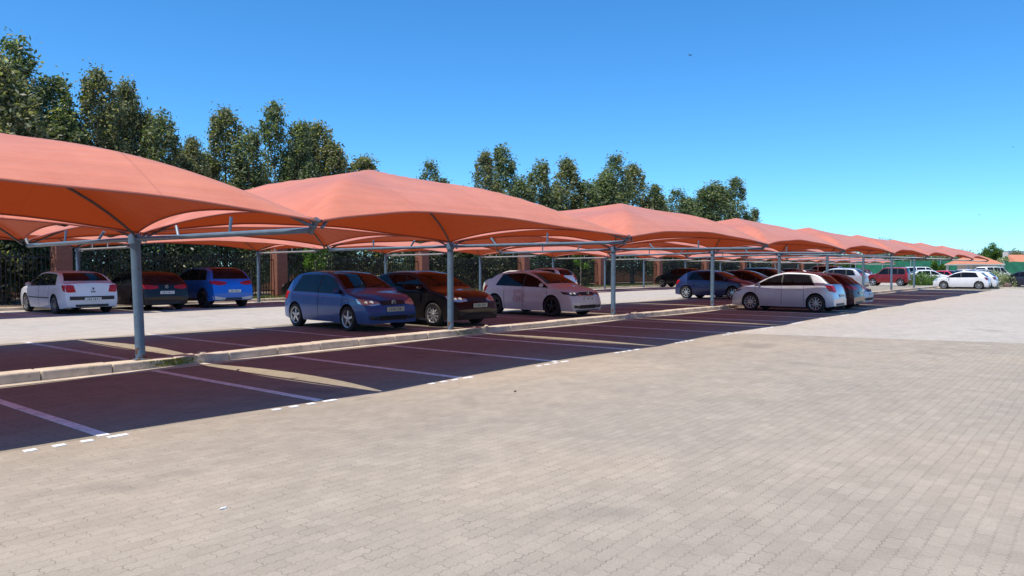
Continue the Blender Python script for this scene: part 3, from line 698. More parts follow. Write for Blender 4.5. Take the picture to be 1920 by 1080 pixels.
moss(U0+.42, 12.5, .20, 900); moss(U0+DU+.45, 12.5, .28, 700)
# painted bay lines
ml = MB(); mw = MB()
k = -4
while U0 + 2.4833*k < 72:
    u = U0 + 2.4833*k; w = .055
    ml.box(u-w, 7.55, .0, u+w, 12.02+vk(u), .005)
    if u < 33:
        for q in range(4): ml.box(u-.72+q*.235, 7.40, 0, u-.72+q*.235+(.10 if q < 3 else .18), 7.48, .006)
    mw.box(u-w, 12.66+vk(u), ZR, u+w, 17.5, ZR+.009)
    k += 1
k = -4
while 11.5 + 2.533*k < 126:
    u = 11.5 + 2.533*k; mw.box(u-.05, 26.4, ZR, u+.05, 31.1, ZR+.005); k += 1
tag(ml.build('road_marking', M['marking']), kind='structure'); tag(mw.build('road_marking', M['marking_worn']), kind='structure')
# ------------------------------------------------------------------ shade canopies
ORD = ['zeroth', 'first', 'second', 'third', 'fourth', 'fifth', 'sixth', 'seventh', 'eighth', 'ninth', 'tenth', 'eleventh', 'twelfth', 'thirteenth', 'fourteenth', 'fifteenth', 'sixteenth', 'seventeenth', 'eighteenth', 'nineteenth', 'twentieth',
       'twenty-first', 'twenty-second', 'twenty-third', 'twenty-fourth', 'twenty-fifth', 'twenty-sixth', 'twenty-seventh', 'twenty-eighth', 'twenty-ninth', 'thirtieth']
def fabric(u0, u1, v0, v1, zc, peak, seed, parent, fine=True, sag=.22, scu=.22, scv=.32, apex=0., post_at=1, scf=.24):
    """zc: heights of the corners (u0v0, u1v0, u1v1, u0v1)"""
    rn = random.Random(seed); a, b = (u1-u0)/2, (v1-v0)/2
    n, m = (44, 32) if fine else (22, 16); ph = [rn.uniform(0, 6.28) for _ in range(6)]
    base = sum(zc)/4
    def P(s, t):
        s0 = s; s = s - apex*(1-s*s)
        S, T_ = abs(s)**2.7, abs(t)**2.7; mm = (abs(s)**8 + abs(t)**8)**(1/8) if True else max(abs(s), abs(t))
        mm = .8*max(abs(s), abs(t)) + .2*min(1, mm)
        zz = (zc[0]*(1-s)*(1-t) + zc[1]*(1+s)*(1-t) + zc[2]*(1+s)*(1+t) + zc[3]*(1-s)*(1+t))/4
        pk = peak - base - .16; m_ = max(abs(s), abs(t), 1e-6); q = min(abs(s), abs(t))/m_
        mid = 1 - q**1.9
        zz += pk*(1 - m_**2.5) + .16*max(0, 1-math.hypot(s*a, t*b)/1.4)**1.6 + mid*(sag*m_**3.2 - .13*4*m_*(1-m_)*(.5+.5*m_))
        inner = (1-S)*(1-T_)
        zz += inner*.012*(math.sin(5*s+ph[0]+2*t) + math.sin(4*t+ph[1]-3*s)) + .010*math.sin(9*s+ph[2])*(1-S)*abs(t)**4
        s = s0
        x = a*s - math.copysign(scu*(1-t*t)*abs(s)**3, s); y = b*t - math.copysign((scv if (t > 0) == (post_at > 0) else scf)*(1-s*s)*abs(t)**3, t)
        vv = v0+b+y
        if v0 < 20: w_ = (vv-v0)/(v1-v0); w_ = w_ if post_at > 0 else 1-w_; vv += vk(u0+a+x)*w_
        return Vector((u0+a+x, vv, zz))
    # rings round the crown of the tent, so that the folds run exactly over the ribs
    K, Q = (26, 22) if fine else (14, 10); V = [P(0, 0)]; Fc = []; nr = 4*Q
    for k in range(1, K+1):
        m_ = k/K
        for q in range(nr):
            sd, f = divmod(q, Q); w_ = -1 + 2*f/Q
            s_, t_ = ((w_, -1), (1, w_), (-w_, 1), (-1, -w_))[sd]; V.append(P(s_*m_, t_*m_))
    for q in range(nr): Fc.append((0, 1+q, 1+(q+1) % nr))
    for k in range(K-1):
        a0 = 1+k*nr
        for q in range(nr): Fc.append((a0+q, a0+nr+q, a0+nr+(q+1) % nr, a0+(q+1) % nr))
    c = parent.location
    V = [v - c for v in V]
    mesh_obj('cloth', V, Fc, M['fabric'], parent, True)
    mb = MB(); bd = [1+(K-1)*nr+q for q in range(nr)] + [1+(K-1)*nr]
    mb.tube([V[q] + Vector((0, 0, -.008)) for q in bd], .014, 5, caps=False); mb.build('hem', M['fabric_edge'], parent, True)
    for (cs, ct) in ((-1, -1), (1, -1), (1, 1), (-1, 1)):
        mb = MB(); pts = []
        for k in range(13):
            f = 1 - k/12; p = P(cs*f, ct*f) - c - Vector((0, 0, .045 + .05*f**6)); pts.append(p)
        mb.tube(pts, .021, 7); mb.build('rib', M['rib'], parent, True)
def hp(i): return [2.14, 2.17, 2.24, 2.32, 2.34, 2.38, 2.42, 2.46, 2.50, 2.52][min(max(i, 0), 9)]
PH = {i: hp(i) for i in range(0, 10)}
def postu(i): return U0 + DU*(i-1)
def tipz(i): return (2.20, 2.20, 2.26)[i] if i < 3 else 2.30
def frame(i, u, v, zg, h, tips, label, group, seed, fine, name='canopy_post', lean=0.):
    root = empty(name, (u, v, zg)); tag(root, label, 'steel post', group)
    mb = MB(); top = zg + h if False else h
    ht = h - zg
    mb.tube([(0, 0, -.02), (-lean*.5, 0, ht*.5), (-lean, 0, ht)], .075, 18 if fine else 10)
    mb.build('post', M['steel'], root, True)
    if fine:
        mb = MB(); mb.bbox(-.13, -.13, -.01, .13, .13, .014, .004)
        mb.build('base_plate', M['steel'], root)
    for tv in tips:
        s = 1 if tv > v else -1; L_ = abs(tv - v) - .12; zt = tipz(i)-zg
        zA = ht - .09; zB = zt - .12
        mb = MB(); mb.tube([(-lean, s*.05, zA), (-lean, s*L_*.4, zA + (zB-zA)*.35), (0, s*L_, zB)], .037, 10 if fine else 6)
        mb.build('arm', M['steel'], root, True)
        mb = MB(); mb.tube([(0, s*L_*.99, zB-.03), (0, s*(L_+.10), zt+.01)], .040, 8); 
        if fine:
            mb.tube([(-.09, s*(L_+.09), zt-.01), (.09, s*(L_+.09), zt-.01)], .022, 8)
            for sx in (-1, 1): mb.tube([(sx*.03, s*(L_+.06), zt-.02), (sx*.12, s*(L_+.02), zt+.02)], .012, 6)
        mb.build('tip_bracket', M['rib'], root, True)
        for q, (f, dx, dh, dv) in enumerate(((.30, 0, .17, -.16), (.60, .0, .24, 0))):
            z_ = zA + (zB-zA)*f; mb = MB()
            mb.tube([(-lean*(1-f), s*L_*f, z_), (dx, s*(L_*f+dv*1), z_+dh)], .022, 8 if fine else 5)
            mb.build('strut', M['steel'], root, True)
    if fine:   # bolts and the collar under the cloth
        mb = MB(); mb.tube([(-lean, 0, ht-.16), (-lean, 0, ht-.02)], .098, 16); mb.build('collar', M['steel'], root, True)
        mb = MB(); mb.tube([(-lean+.09, -.09, ht-.13), (-lean+.12, -.13, ht-.13)], .02, 8); mb.build('bolt', M['chrome'], root)
    return root
for i in range(0, 10):
    u = postu(i)
    frame(i, u, VA+vk(u), .15, PH[i], (VF, VR), 'blue grey steel post with two long arms on the kerb, %s from the left' % ORD[max(i, 1)] if i else 'blue grey steel post on the kerb beyond the left edge of the photo', 'steel posts along the kerb', i, i < 6, lean=(.0, .07, .0)[i] if i < 3 else 0)
for i in range(0, 9):
    u0, u1 = postu(i)+.05, postu(i+1)-.05
    fz0, fz1 = tipz(i), tipz(i+1); p0, p1 = PH[i]+.03, PH[i+1]+.03
    e = empty('shade_canopy', (u0, VF, 0))
    tag(e, 'terracotta shade canopy over the driveway bays, %s of its row from the left' % ORD[i+1], 'shade canopy', 'shade canopies over the driveway bays')
    fabric(u0, u1, VF, VA-.06, (fz0, fz1, p1, p0), 3.31 - (.09 if i == 0 else 0), i, e, i < 6, apex=-.26 if i == 1 else 0.)
    if i >= 7: continue      # the last bays behind the kerb stand open to the sun
    e = empty('shade_canopy', (u0, VA, 0))
    tag(e, 'terracotta shade canopy over the bays behind the kerb, %s of its row from the left' % ORD[i+1], 'shade canopy', 'shade canopies behind the kerb')
    fabric(u0, u1, VA+.06, VR, (p0, p1, fz1, fz0), 3.27, 40+i, e, i < 5, post_at=-1)
BU = [3.9 + 7.6*k for k in range(0, 7)] + [54.4 + 7.6*k for k in range(10)]
BU = [3.9, 11.5, 19.1, 26.7, 34.3, 41.9, 48.6, 54.6, 62.2, 69.8, 77.4, 85.0, 92.6, 100.2, 107.8, 115.4, 123.0]
for k, u in enumerate(BU):
    tipz_ = tipz; 
    root = frame(1, u, VB, ZR, 2.42, (), 'x', 'x', 0, k < 3)
    tag(root, 'slim blue grey post of the back canopy row, %s from the left' % ORD[k+1], 'steel post', 'steel posts of the back row')
    L_ = VB - VBF - .12; zA = 2.42-.09-ZR; zB = 2.46-.1-ZR
    mb = MB(); mb.tube([(0, -.05, zA), (0, -L_, zB)], .04, 8); mb.build('arm', M['steel_light'], root, True)
    mb = MB(); mb.tube([(0, -L_, zB), (0, -L_-.1, zB+.1)], .035, 6); mb.build('tip_bracket', M['rib'], root, True)
    for f in (.3, .6):
        mb = MB(); mb.tube([(0, -L_*f, zA), (0, -L_*f, zA+.2)], .02, 6); mb.build('strut', M['steel_light'], root, True)
for k in range(len(BU)-1):
    e = empty('shade_canopy', (BU[k]+.05, VBF, 0))
    tag(e, 'distant terracotta shade canopy in front of the brick fence, %s of the back row' % ORD[k+1], 'shade canopy', 'shade canopies of the back row')
    fabric(BU[k]+.05, BU[k+1]-.05, VBF, VB, (2.46, 2.46, 2.46, 2.46), 3.35, 80+k, e, False)
# ------------------------------------------------------------------ fence, walls
FV = 33.0
for k in range(0, 12):
    u = 1.85 + 10.0*k; mb = MB(); mb.bbox(-.3, -.3, -.1, .3, .3, 2.55, .01)
    r_ = empty('brick_pillar', (u, FV, ZR+.1)); tag(r_, 'terracotta brick pillar of the boundary fence, %s from the left' % ORD[k+1], 'pillar', 'brick pillars of the fence')
    mb.build('shaft', M['brick'], r_); mb = MB(); mb.bbox(-.36, -.36, 2.55, .36, .36, 2.66, .015); mb.build('cap', M['brick'], r_)
    if k < 11:
        f = empty('palisade_fence', (u+.3, FV, ZR+.1)); tag(f, 'black steel palisade panel between brick pillars, %s from the left' % ORD[k+1], 'fence', 'palisade panels of the boundary fence')
        mb = MB()
        for q in range(1, 62): mb.box(q*.152-.016, -.012, .08, q*.152+.016, .012, 2.15)
        mb.build('palisade', M['fence_black'], f)
        for z_ in (.3, 1.85): mb = MB(); mb.box(0, .012, z_, 9.4, .055, z_+.05); mb.build('rail', M['fence_black'], f)
# the sunlit brick wall of the road beyond
for (a, b_, h) in ((-12, 24, 1.75), (26.5, 52, 1.85), (54, 92, 1.7), (94, 128, 1.75)):
    w = empty('boundary_wall', (a, 44, .1)); tag(w, 'low orange brick wall seen through the fence, %s from the left' % ORD[[-12, 26.5, 54, 94].index(a)+1], 'wall', 'orange walls beyond the fence')
    mb = MB(); mb.box(0, 0, -.1, b_-a, .22, h); mb.build('brickwork', M['brick_wall'], w)
    mb = MB(); mb.box(-.05, -.06, h, b_-a+.05, .28, h+.07); mb.build('coping', M['wall_pale'], w)
tag(mesh_obj('path', [(-30, 34.5, .18), (128, 34.5, .18), (128, 36.2, .18), (-30, 36.2, .18)], [(0, 1, 2, 3)], M['wall_pale']), kind='structure')
# ------------------------------------------------------------------ foliage
def leaves(centres, radii, per, size, rnd, vert=.5):
    n = len(centres)*per
    c = np.repeat(np.array(centres), per, 0); rr = np.repeat(np.array(radii), per)
    d = rnd.normal(size=(n, 3)); d[:, 2] *= 1.15
    p = c + d*rr[:, None]*.5
    nrm = rnd.normal(size=(n, 3)); nrm[:, 2] += .5; nrm /= np.linalg.norm(nrm, axis=1)[:, None]
    t = rnd.normal(size=(n, 3)); t -= (t*nrm).sum(1)[:, None]*nrm; t /= np.linalg.norm(t, axis=1)[:, None]
    b = np.cross(nrm, t); s = size*rnd.uniform(.6, 1.35, n)[:, None]
    a0 = p - t*s; a1 = p + b*s*.42; a2 = p + t*s; a3 = p - b*s*.42
    V = np.stack([a0, a1, a2, a3], 1).reshape(-1, 3); return V
def leaf_mesh(name, V, mat):
    n = len(V)//4; me = bpy.data.meshes.new(name)
    me.vertices.add(len(V)); me.vertices.foreach_set('co', V.astype(np.float32).ravel())
    me.loops.add(n*4); me.loops.foreach_set('vertex_index', np.arange(n*4, dtype=np.int32))
    me.polygons.add(n); me.polygons.foreach_set('loop_start', np.arange(0, n*4, 4, dtype=np.int32))
    me.materials.append(mat); me.update(); me.validate(); return me
def tree_proto(seed, lobes, mat, dens=1.0, bark='bark'):
    """lobes: (dx, dy, base, top, radius) for a tree ten metres tall"""
    rnd = np.random.default_rng(seed); C_ = []; Rr = []
    for (dx, dy, z0, z1, rad) in lobes:
        vol = (z1-z0)*rad*rad; n = int(dens*(38 + vol*16))
        for k in range(n):
            f = rnd.uniform(0, 1)**.92; z = z0 + (z1-z0)*f
            prof = rad*(min(1, .6+f*2.2))*(1-f**3.6)**.8 + .12
            a = rnd.uniform(0, 2*math.pi); q = prof*math.sqrt(rnd.uniform(.12, 1))*rnd.uniform(.8, 1.18)
            C_.append((dx+q*math.cos(a), dy+q*math.sin(a), z)); Rr.append(rnd.uniform(.30, .72)*(1-.4*f))
        for k in range(int(5*dens)):   # upright shoots breaking the outline
            a = rnd.uniform(0, 6.28); f = rnd.uniform(.55, .95); q = rad*(1-f**2.6)**.75
            zz = z0+(z1-z0)*f
            for e in range(4): C_.append((dx+q*math.cos(a)*(1+.05*e), dy+q*math.sin(a)*(1+.05*e), zz+.28*e)); Rr.append(.24-.03*e)
    V = leaves(C_, Rr, 46, .092, rnd)
    tr = MB(); tr.tube([(0, 0, -.2), (.05, 0, 1.2), (0, .05, 3), (0, 0, 6.5)], .17, 8, r1=.05)
    for (dx, dy, z0, z1, rad) in lobes:
        tr.tube([(0, 0, max(.8, z0*.6)), (dx*.6, dy*.6, max(1.6, z0+.6)), (dx, dy, z0+(z1-z0)*.45), (dx, dy, z1-.8)], .09, 6, r1=.018)
        for k in range(7):
            f = rnd.uniform(.1, .7); z = z0+(z1-z0)*f; a = rnd.uniform(0, 6.28)
            tr.tube([(dx*min(1, f*2), dy*min(1, f*2), z), (dx+rad*.8*math.cos(a), dy+rad*.8*math.sin(a), z+rad*1.1)], .03, 5, r1=.01)
    tm = tr.build('trunk', M[bark], None, True); me = tm.data; bpy.data.objects.remove(tm)
    return leaf_mesh('crown', V, M[mat]), me
PROTO = [
 tree_proto(1, [(-.75, 0, 1.2, 8.9, 1.05), (.35, .4, 1.5, 10, 1.0), (1.1, -.3, 1.2, 8.3, .95), (0, -.6, .9, 6.5, 1.3)], 'leaf'),
 tree_proto(2, [(0, 0, 1.0, 10, 1.15), (.9, .4, 1.2, 7.6, .9), (-.9, -.3, 1.2, 6.8, .9)], 'leaf_b'),
 tree_proto(3, [(-.55, 0, 1.2, 10, .95), (.65, .2, 1.3, 8.9, 1.0), (1.5, 0, 1.0, 6.6, .8), (-1.4, .1, 1.0, 6.2, .8)], 'leaf'),
 tree_proto(4, [(0, 0, 1.0, 10, 1.5), (-1.1, .3, 1.2, 8.8, 1.2), (1.3, -.2, 1.3, 8.6, 1.3), (.3, .9, 1.2, 9.2, 1.2)], 'leaf_b'),
 tree_proto(5, [(0, 0, .9, 10, 1.0), (.5, .5, .9, 7, .9)], 'leaf'),
]
def place_tree(px, top, halfpx, proto, v=36.8, label='', lean=0, group='trees beyond the fence', zb=.15):
    t = (px-960)/F; u = (CA*t + SA)*0
    u = v*(CA + t*SA)/(SA - t*CA); Z = CA*u + SA*v
    h = EYE + (HOR-top-12)*Z/F - zb
    wm = halfpx*Z/F; e = empty('tree', (u, v, zb), random.uniform(0, 6.28))
    tag(e, label, 'tree', group); cr, tk = PROTO[proto]
    w0 = [1.45, 1.35, 1.7, 1.75, .95][proto]
    e.scale = (wm/w0, wm/w0, h/9.9)
    for nm, me in (('crown', cr), ('trunk', tk)):
        o = bpy.data.objects.new(nm, me); COL.objects.link(o); o.parent = e
    return e
TREES = [(-60, 60, 80, 3, 'a dense tree cut by the left edge of the photo'), (12, 104, 44, 0, 'tall dark tree at the left end, its crown of upright shoots'), (62, 86, 60, 0, 'tallest tree of the row, at its left end above the first canopy'),
 (122, 205, 34, 4, 'short narrow tree in the gap right of the tallest tree'), (188, 132, 40, 1, 'pointed tree second from the left, leaves catching the sun'), (240, 152, 34, 3, 'round topped tree touching the pointed one'),
 (306, 208, 28, 4, 'slim pointed tree standing alone above the first canopy'), (362, 255, 34, 3, 'low broad tree left of the twin spires'), (425, 203, 38, 1, 'spire shaped tree in the middle of the first group'), (468, 238, 26, 4, 'thin spire just right of the taller spire'),
 (536, 190, 44, 2, 'tall ragged tree with a leaning top, olive leaves'), (598, 228, 42, 3, 'broad round tree ending the first group'), (684, 290, 42, 1, 'low tree peeping over the second canopy'),
 (765, 338, 20, 4, 'barely visible tree tip beside the gap of sky'), (812, 300, 28, 0, 'small twin topped tree above the second canopy'), (868, 345, 18, 4, 'tiny tree tip left of the poplar pair'),
 (910, 280, 24, 1, 'left tree of the tall narrow pair over the second canopy'), (944, 268, 22, 4, 'right and taller tree of the narrow pair'), (978, 326, 24, 4, 'low tree right of the narrow pair'),
 (1011, 296, 22, 4, 'slim tree between the narrow pair and the oval tree'), (1062, 293, 32, 1, 'oval tree standing clear on both sides'), (1100, 332, 22, 4, 'short thin tree right of the oval tree'), (1139, 288, 36, 0, 'widest and tallest tree of the second group'),
 (1186, 303, 28, 1, 'pointed tree leaning on the widest one'), (1232, 340, 30, 2, 'faint thin tree right of the second group'), (1272, 350, 30, 0, 'low tree starting the last group'), (1304, 346, 30, 2, 'low round tree of the last group'), (1336, 335, 26, 4, 'thin tree left of the last big tree'),
 (1364, 326, 32, 2, 'last big round tree of the row'), (1412, 382, 12, 4, 'tiny lone tree at the right end of the row')]
for k, (px, tp, hw_, pr, lb) in enumerate(TREES):
    place_tree(px, tp, hw_*1.34, pr, 36.6 + (k % 3)*.8, lb)
# shrubs behind the palisade
rs_ = np.random.default_rng(5)
def shrub_mesh(seed, mat, r=1., h=1., n=70, size=.09, per=30):
    rnd = np.random.default_rng(seed); C_ = []; Rr = []
    for k in range(n):
        a = rnd.uniform(0, 6.28); q = math.sqrt(rnd.uniform(0, 1)); z = rnd.uniform(.05, 1)
        q *= math.sqrt(max(0, 1-z*z*.85)); C_.append((r*q*math.cos(a), r*q*math.sin(a), h*z)); Rr.append(rnd.uniform(.18, .4)*r)
    return leaf_mesh('foliage', leaves(C_, Rr, per, size, rnd), M[mat])
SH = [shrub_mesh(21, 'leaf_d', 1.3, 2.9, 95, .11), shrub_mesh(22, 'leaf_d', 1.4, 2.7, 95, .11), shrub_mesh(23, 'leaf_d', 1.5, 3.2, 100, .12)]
def place_shrub(me, u, v, z, sx, sz, label, cat='shrub', group=None, name='shrub', stem=True):
    e = empty(name, (u, v, z), random.uniform(0, 6)); tag(e, label, cat, group); e.scale = (sx, sx, sz)
    o = bpy.data.objects.new('foliage', me); COL.objects.link(o); o.parent = e
    if stem:
        mb = MB()
        for a in range(4): mb.tube([(0, 0, -.05), (.25*math.cos(a*1.6), .25*math.sin(a*1.6), .8)], .03, 5, r1=.015)
        mb.build('stem', M['bark'], e)
    return e
k = 0; u = -3.
while u < 122:
    if not any(abs(u-g) < 1.75 for g in (14.4, 20.4, 22.3, 26.8, 32, 46, 49.5, 54.6, 57, 60.5, 63, 66, 72, 74, 80, 88, 95)):
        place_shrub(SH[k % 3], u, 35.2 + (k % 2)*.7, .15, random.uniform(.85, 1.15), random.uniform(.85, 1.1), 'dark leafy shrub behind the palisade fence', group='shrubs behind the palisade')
        k += 1
    u += random.uniform(2.0, 2.9)
# young staked trees with pale stems on the verge
for j, u in enumerate((23.6, 48.2)):
    e = empty('sapling', (u, 32.4, ZR+.1)); tag(e, 'young tree with a thin pale stem on the verge, %s' % ('behind the blue hatchback' if j == 0 else 'right of the white cars'), 'tree')
    mb = MB(); mb.tube([(0, 0, -.05), (.03, 0, 1.2), (-.03, 0, 2.5)], .035, 7, r1=.02); mb.build('trunk', M['bark_pale'], e, True)
    o = bpy.data.objects.new('crown', shrub_mesh(60+j, 'leaf_g', .7, 1.5, 34, .09)); COL.objects.link(o); o.parent = e; o.location = (0, 0, 1.5)
# verge grass
gp = []; rnd = np.random.default_rng(9); n = 15000
gx = rnd.uniform(4, 75, n); gy = rnd.uniform(31.5, 33.8, n); keep = (np.sin(gx*1.1)+np.sin(gx*.37+1)+rnd.normal(size=n)*.6) > -.4
gx, gy = gx[keep], gy[keep]; n = len(gx); hh = rnd.uniform(.05, .16, n); ax = rnd.uniform(0, 6.28, n); w = .02
V = np.stack([np.stack([gx-w*np.cos(ax), gy-w*np.sin(ax), np.full(n, .2)], 1), np.stack([gx+w*np.cos(ax), gy+w*np.sin(ax), np.full(n, .2)], 1),
              np.stack([gx+w*np.cos(ax)+.03*np.sin(ax), gy+.03, .2+hh], 1), np.stack([gx-w*np.cos(ax)+.03*np.sin(ax), gy+.03, .2+hh], 1)], 1).reshape(-1, 3)
o = bpy.data.objects.new('grass', leaf_mesh('grass', V, M['grass'])); COL.objects.link(o); tag(o, 'patchy grass on the verge in front of the fence', kind='stuff')
# ------------------------------------------------------------------ the far end
ISL = sheet('planting_bed', [(73, 5.5), (79, 5.2), (80, 12.5), (73.5, 12.6)], .02, M['soil'])
mb = MB()
for (a, b_) in (((73, 5.5), (79, 5.2)), ((79, 5.2), (80, 12.5)), ((73, 5.5), (73.5, 12.6))):
    d = Vector((b_[0]-a[0], b_[1]-a[1], 0)); nn = Vector((-d.y, d.x, 0)).normalized()*.08
    A, Bq = Vector((*a, 0)), Vector((*b_, 0)); mb.add([A-nn, Bq-nn, Bq+nn, A+nn, A-nn+Vector((0,0,.14)), Bq-nn+Vector((0,0,.14)), Bq+nn+Vector((0,0,.14)), A+nn+Vector((0,0,.14))], [(0,3,2,1),(4,5,6,7),(0,1,5,4),(1,2,6,5),(2,3,7,6),(3,0,4,7)])
tag(mb.build('kerb', M['concrete']), kind='structure')
PB = [shrub_mesh(31, 'leaf_pale', .8, .95, 60, .06, 26), shrub_mesh(32, 'leaf_g', .8, .9, 60, .06, 26)]
far = [(1858, 66, 1.15, 'pale flowering bush left of the low rock in the planting bed'), (1872, 70, 1.0, 'pale bush behind the first one in the planting bed'), (1888, 66.5, 1.0, 'pale feathery bush at the right end of the planting bed'), (1897, 72, .8, 'small pale bush behind the others in the bed')]
for px, Z, s, lb in far:
    u, v = ground_uv(px, Z); place_shrub(PB[0], u, v, .02, s, s*1.15, lb, 'bush', 'pale bushes in the planting bed', 'bush')
for px, Z, s, lb in ((1712, 70, 1.0, 'low green bush left of the far post'), (1724, 69, 1.15, 'green bush between the far post and the white hatchback'), (1737, 70, 1.1, 'green bush just left of the white hatchback nose'), (1750, 71, .9, 'green bush behind the white hatchback bonnet'), (1700, 76, .9, 'green bush behind the red car tail')):
    u, v = ground_uv(px, Z); place_shrub(PB[1], u, v, ZR, s, s, lb, 'bush', 'green bushes beyond the canopy row', 'bush')
u, v = ground_uv(1889, 62.5); bm = bmesh.new(); bmesh.ops.create_icosphere(bm, subdivisions=2, radius=.5)
for q in bm.verts: q.co = Vector((q.co.x*1.1, q.co.y*.7, max(q.co.z, -.2)*.75)) * random.uniform(.85, 1.1)
me = bpy.data.meshes.new('rock'); bm.to_mesh(me); bm.free(); me.materials.append(simple('rock', (.16, .10, .08), .9, noise=.3, bump=.5)); o = bpy.data.objects.new('rock', me); COL.objects.link(o); o.location = (u, v, .12); tag(o, 'dark low rock between the pale bushes', 'rock')
# green shade-net fence
def net_fence(a, b_, h, label):
    A, Bq = Vector((*a, 0)), Vector((*b_, 0)); d = Bq-A; L_ = d.length; e = empty('net_fence', A, math.atan2(d.y, d.x)); tag(e, label, 'fence', 'green net fences')
    mb = MB(); n = int(L_/.5); rr = random.Random(int(a[0]*7))
    vs = []; 
    for i in range(n+1):
        y = .05*math.sin(i*1.3)+rr.uniform(-.03, .03)
        vs += [(i*L_/n, y, .1), (i*L_/n, y*.3, h*.5), (i*L_/n, y, h+rr.uniform(-.05, .03))]
    fs = []
    for i in range(n): fs += [(3*i, 3*i+3, 3*i+4, 3*i+1), (3*i+1, 3*i+4, 3*i+5, 3*i+2)]
    mb.add(vs, fs); mb.build('netting', M['shade_green'], e, True)
    for i in range(int(L_/4)+1):
        mb = MB(); mb.tube([(i*4, -.1, 0), (i*4, -.1, h+.1)], .05, 6); mb.build('post', M['steel_light'], e)
net_fence((128, 33), (128, 17), 2.9, 'green shade net fence closing the far end, left of the guard house')
net_fence((128, 17), (131, 3), 2.7, 'green shade net fence behind the guard house')
net_fence((112, 2.0), (140, -16), 2.6, 'green shade net fence at the right edge under the tiled roof')
# guard house with hipped tile roof
gu, gv = ground_uv(1826, 100)
g = empty('guard_house', (gu, gv, 0), R(39.16)); tag(g, 'small guard house with a hipped orange tile roof in front of the green net', 'guard house')
mb = MB(); W2, D2 = 2.45, 2.6
mb.add([(-D2, -W2, 2.3), (D2, -W2, 2.3), (D2, W2, 2.3), (-D2, W2, 2.3), (0, -.9, 3.45), (0, .9, 3.45)], [(0, 1, 4), (1, 2, 5, 4), (2, 3, 5), (3, 0, 4, 5), (3, 2, 1, 0)]); mb.build('roof', M['tile'], g)
mb = MB(); mb.box(-D2, -W2, 2.16, D2, W2, 2.29); mb.build('fascia', M['wall_pale'], g)
mb = MB(); mb.box(-1.6, -2.0, 0, 1.8, 1.2, 2.15); mb.build('wall', M['wall_pale'], g)
for (a, b_) in ((-1.8, -1.1), (-.8, .2)): mb = MB(); mb.box(-1.63, a+.1, 1.0, -1.602, b_, 1.9); mb.build('window', M['glass'], g)
for (a, b_) in ((-2.3, -2.2), (-2.3, 2.2), (2.3, -2.2), (2.3, 2.2)): mb = MB(); mb.box(a-.1, b_-.1, 0, a+.1, b_+.1, 2.15); mb.build('column', M['wall_pale'], g)
u, v = ground_uv(1935, 128); h_ = empty('house', (u, v, 0), R(39.16)); tag(h_, 'house with a long orange tile roof at the right edge', 'house')
mb = MB(); mb.add([(-4, -6, 2.5), (4, -6, 2.5), (4, 5, 2.5), (-4, 5, 2.5), (0, -5, 4.1), (0, 4.2, 4.1)], [(0, 1, 4), (1, 2, 5, 4), (2, 3, 5), (3, 0, 4, 5), (3, 2, 1, 0)]); mb.build('roof', M['tile'], h_)
mb = MB(); mb.box(-3.4, -5.4, 0, 3.4, 4.4, 2.49); mb.build('wall', M['wall_pale'], h_)
mb = MB(); mb.box(-.3, 4.35, 3.6, .3, 4.9, 4.6); mb.build('chimney', M['wall_pale'], h_)
for a in (-3.5, -.5, 2.2): mb = MB(); mb.box(-3.42, a, 1.0, -3.402, a+1.2, 2.0); mb.build('window', M['glass'], h_)
# far trees
def far_tree(px, top, hw_, Z, mat, seed, label, cat='tree', base=0, group='trees at the far end'):
    u, v = ground_uv(px, Z); h = EYE + (HOR-top)*Z/F; w = hw_*Z/F; rnd = np.random.default_rng(seed); C_ = []; Rr = []
    nl = 6
    for q in range(nl):
        lx, ly, lz, lr = rnd.uniform(-.5, .5)*w, rnd.uniform(-.5, .5)*w, h*rnd.uniform(.38, .74), w*rnd.uniform(.4, .6)
        for k in range(32):
            d = rnd.normal(size=3); d /= np.linalg.norm(d); rr = lr*rnd.uniform(.5, 1)
            z = min(max(lz + d[2]*rr*min(1.3, h/(2.*w)), h*.10), h*.93); C_.append((lx+d[0]*rr, ly+d[1]*rr, z)); Rr.append(w*.26)
    e = empty('tree', (u, v, 0)); tag(e, label, cat, group)
    o = bpy.data.objects.new('crown', leaf_mesh('crown', leaves(C_, Rr, 26, max(.15, w*.07), rnd), M[mat])); COL.objects.link(o); o.parent = e
    mb = MB(); mb.tube([(0, 0, -.1), (.1, 0, h*.35), (0, .1, h*.6)], w*.07+.05, 7, r1=.04); mb.build('trunk', M['bark'], e, True)
far_tree(1868, 450, 17, 150, 'leaf_g', 1, 'tall green tree behind the guard house')
far_tree(1847, 457, 12, 155, 'leaf_g', 2, 'round green tree left of the tallest one behind the guard house')
far_tree(1880, 474, 9, 118, 'leaf_pale', 3, 'pale thin tree between the guard house and the long roof')
far_tree(1912, 470, 22, 190, 'leaf_b', 4, 'low tree above the long tile roof')
far_tree(1650, 438, 22, 220, 'leaf_b', 5, 'distant tree tops showing over the canopies')
far_tree(1683, 442, 18, 220, 'leaf_b', 6, 'distant round tree just over the far canopies')
k = 0
for px in range(1505, 1850, 26):
    far_tree(px, 470 + (k*7) % 9, 26, 148 + (k*5) % 12, 'leaf_g' if k % 2 else 'leaf_b', 10+k, 'bushy tree behind the green net fence, %s from the left' % ORD[k+1], group='bushy trees behind the green net'); k += 1
for j, px in enumerate((1755, 1767)): far_tree(px, 486+j*4, 8, 112, 'leaf_g', 50+j, 'bright green shrub in front of the green net, %s one' % ('left' if j == 0 else 'right'), group='bright shrubs')
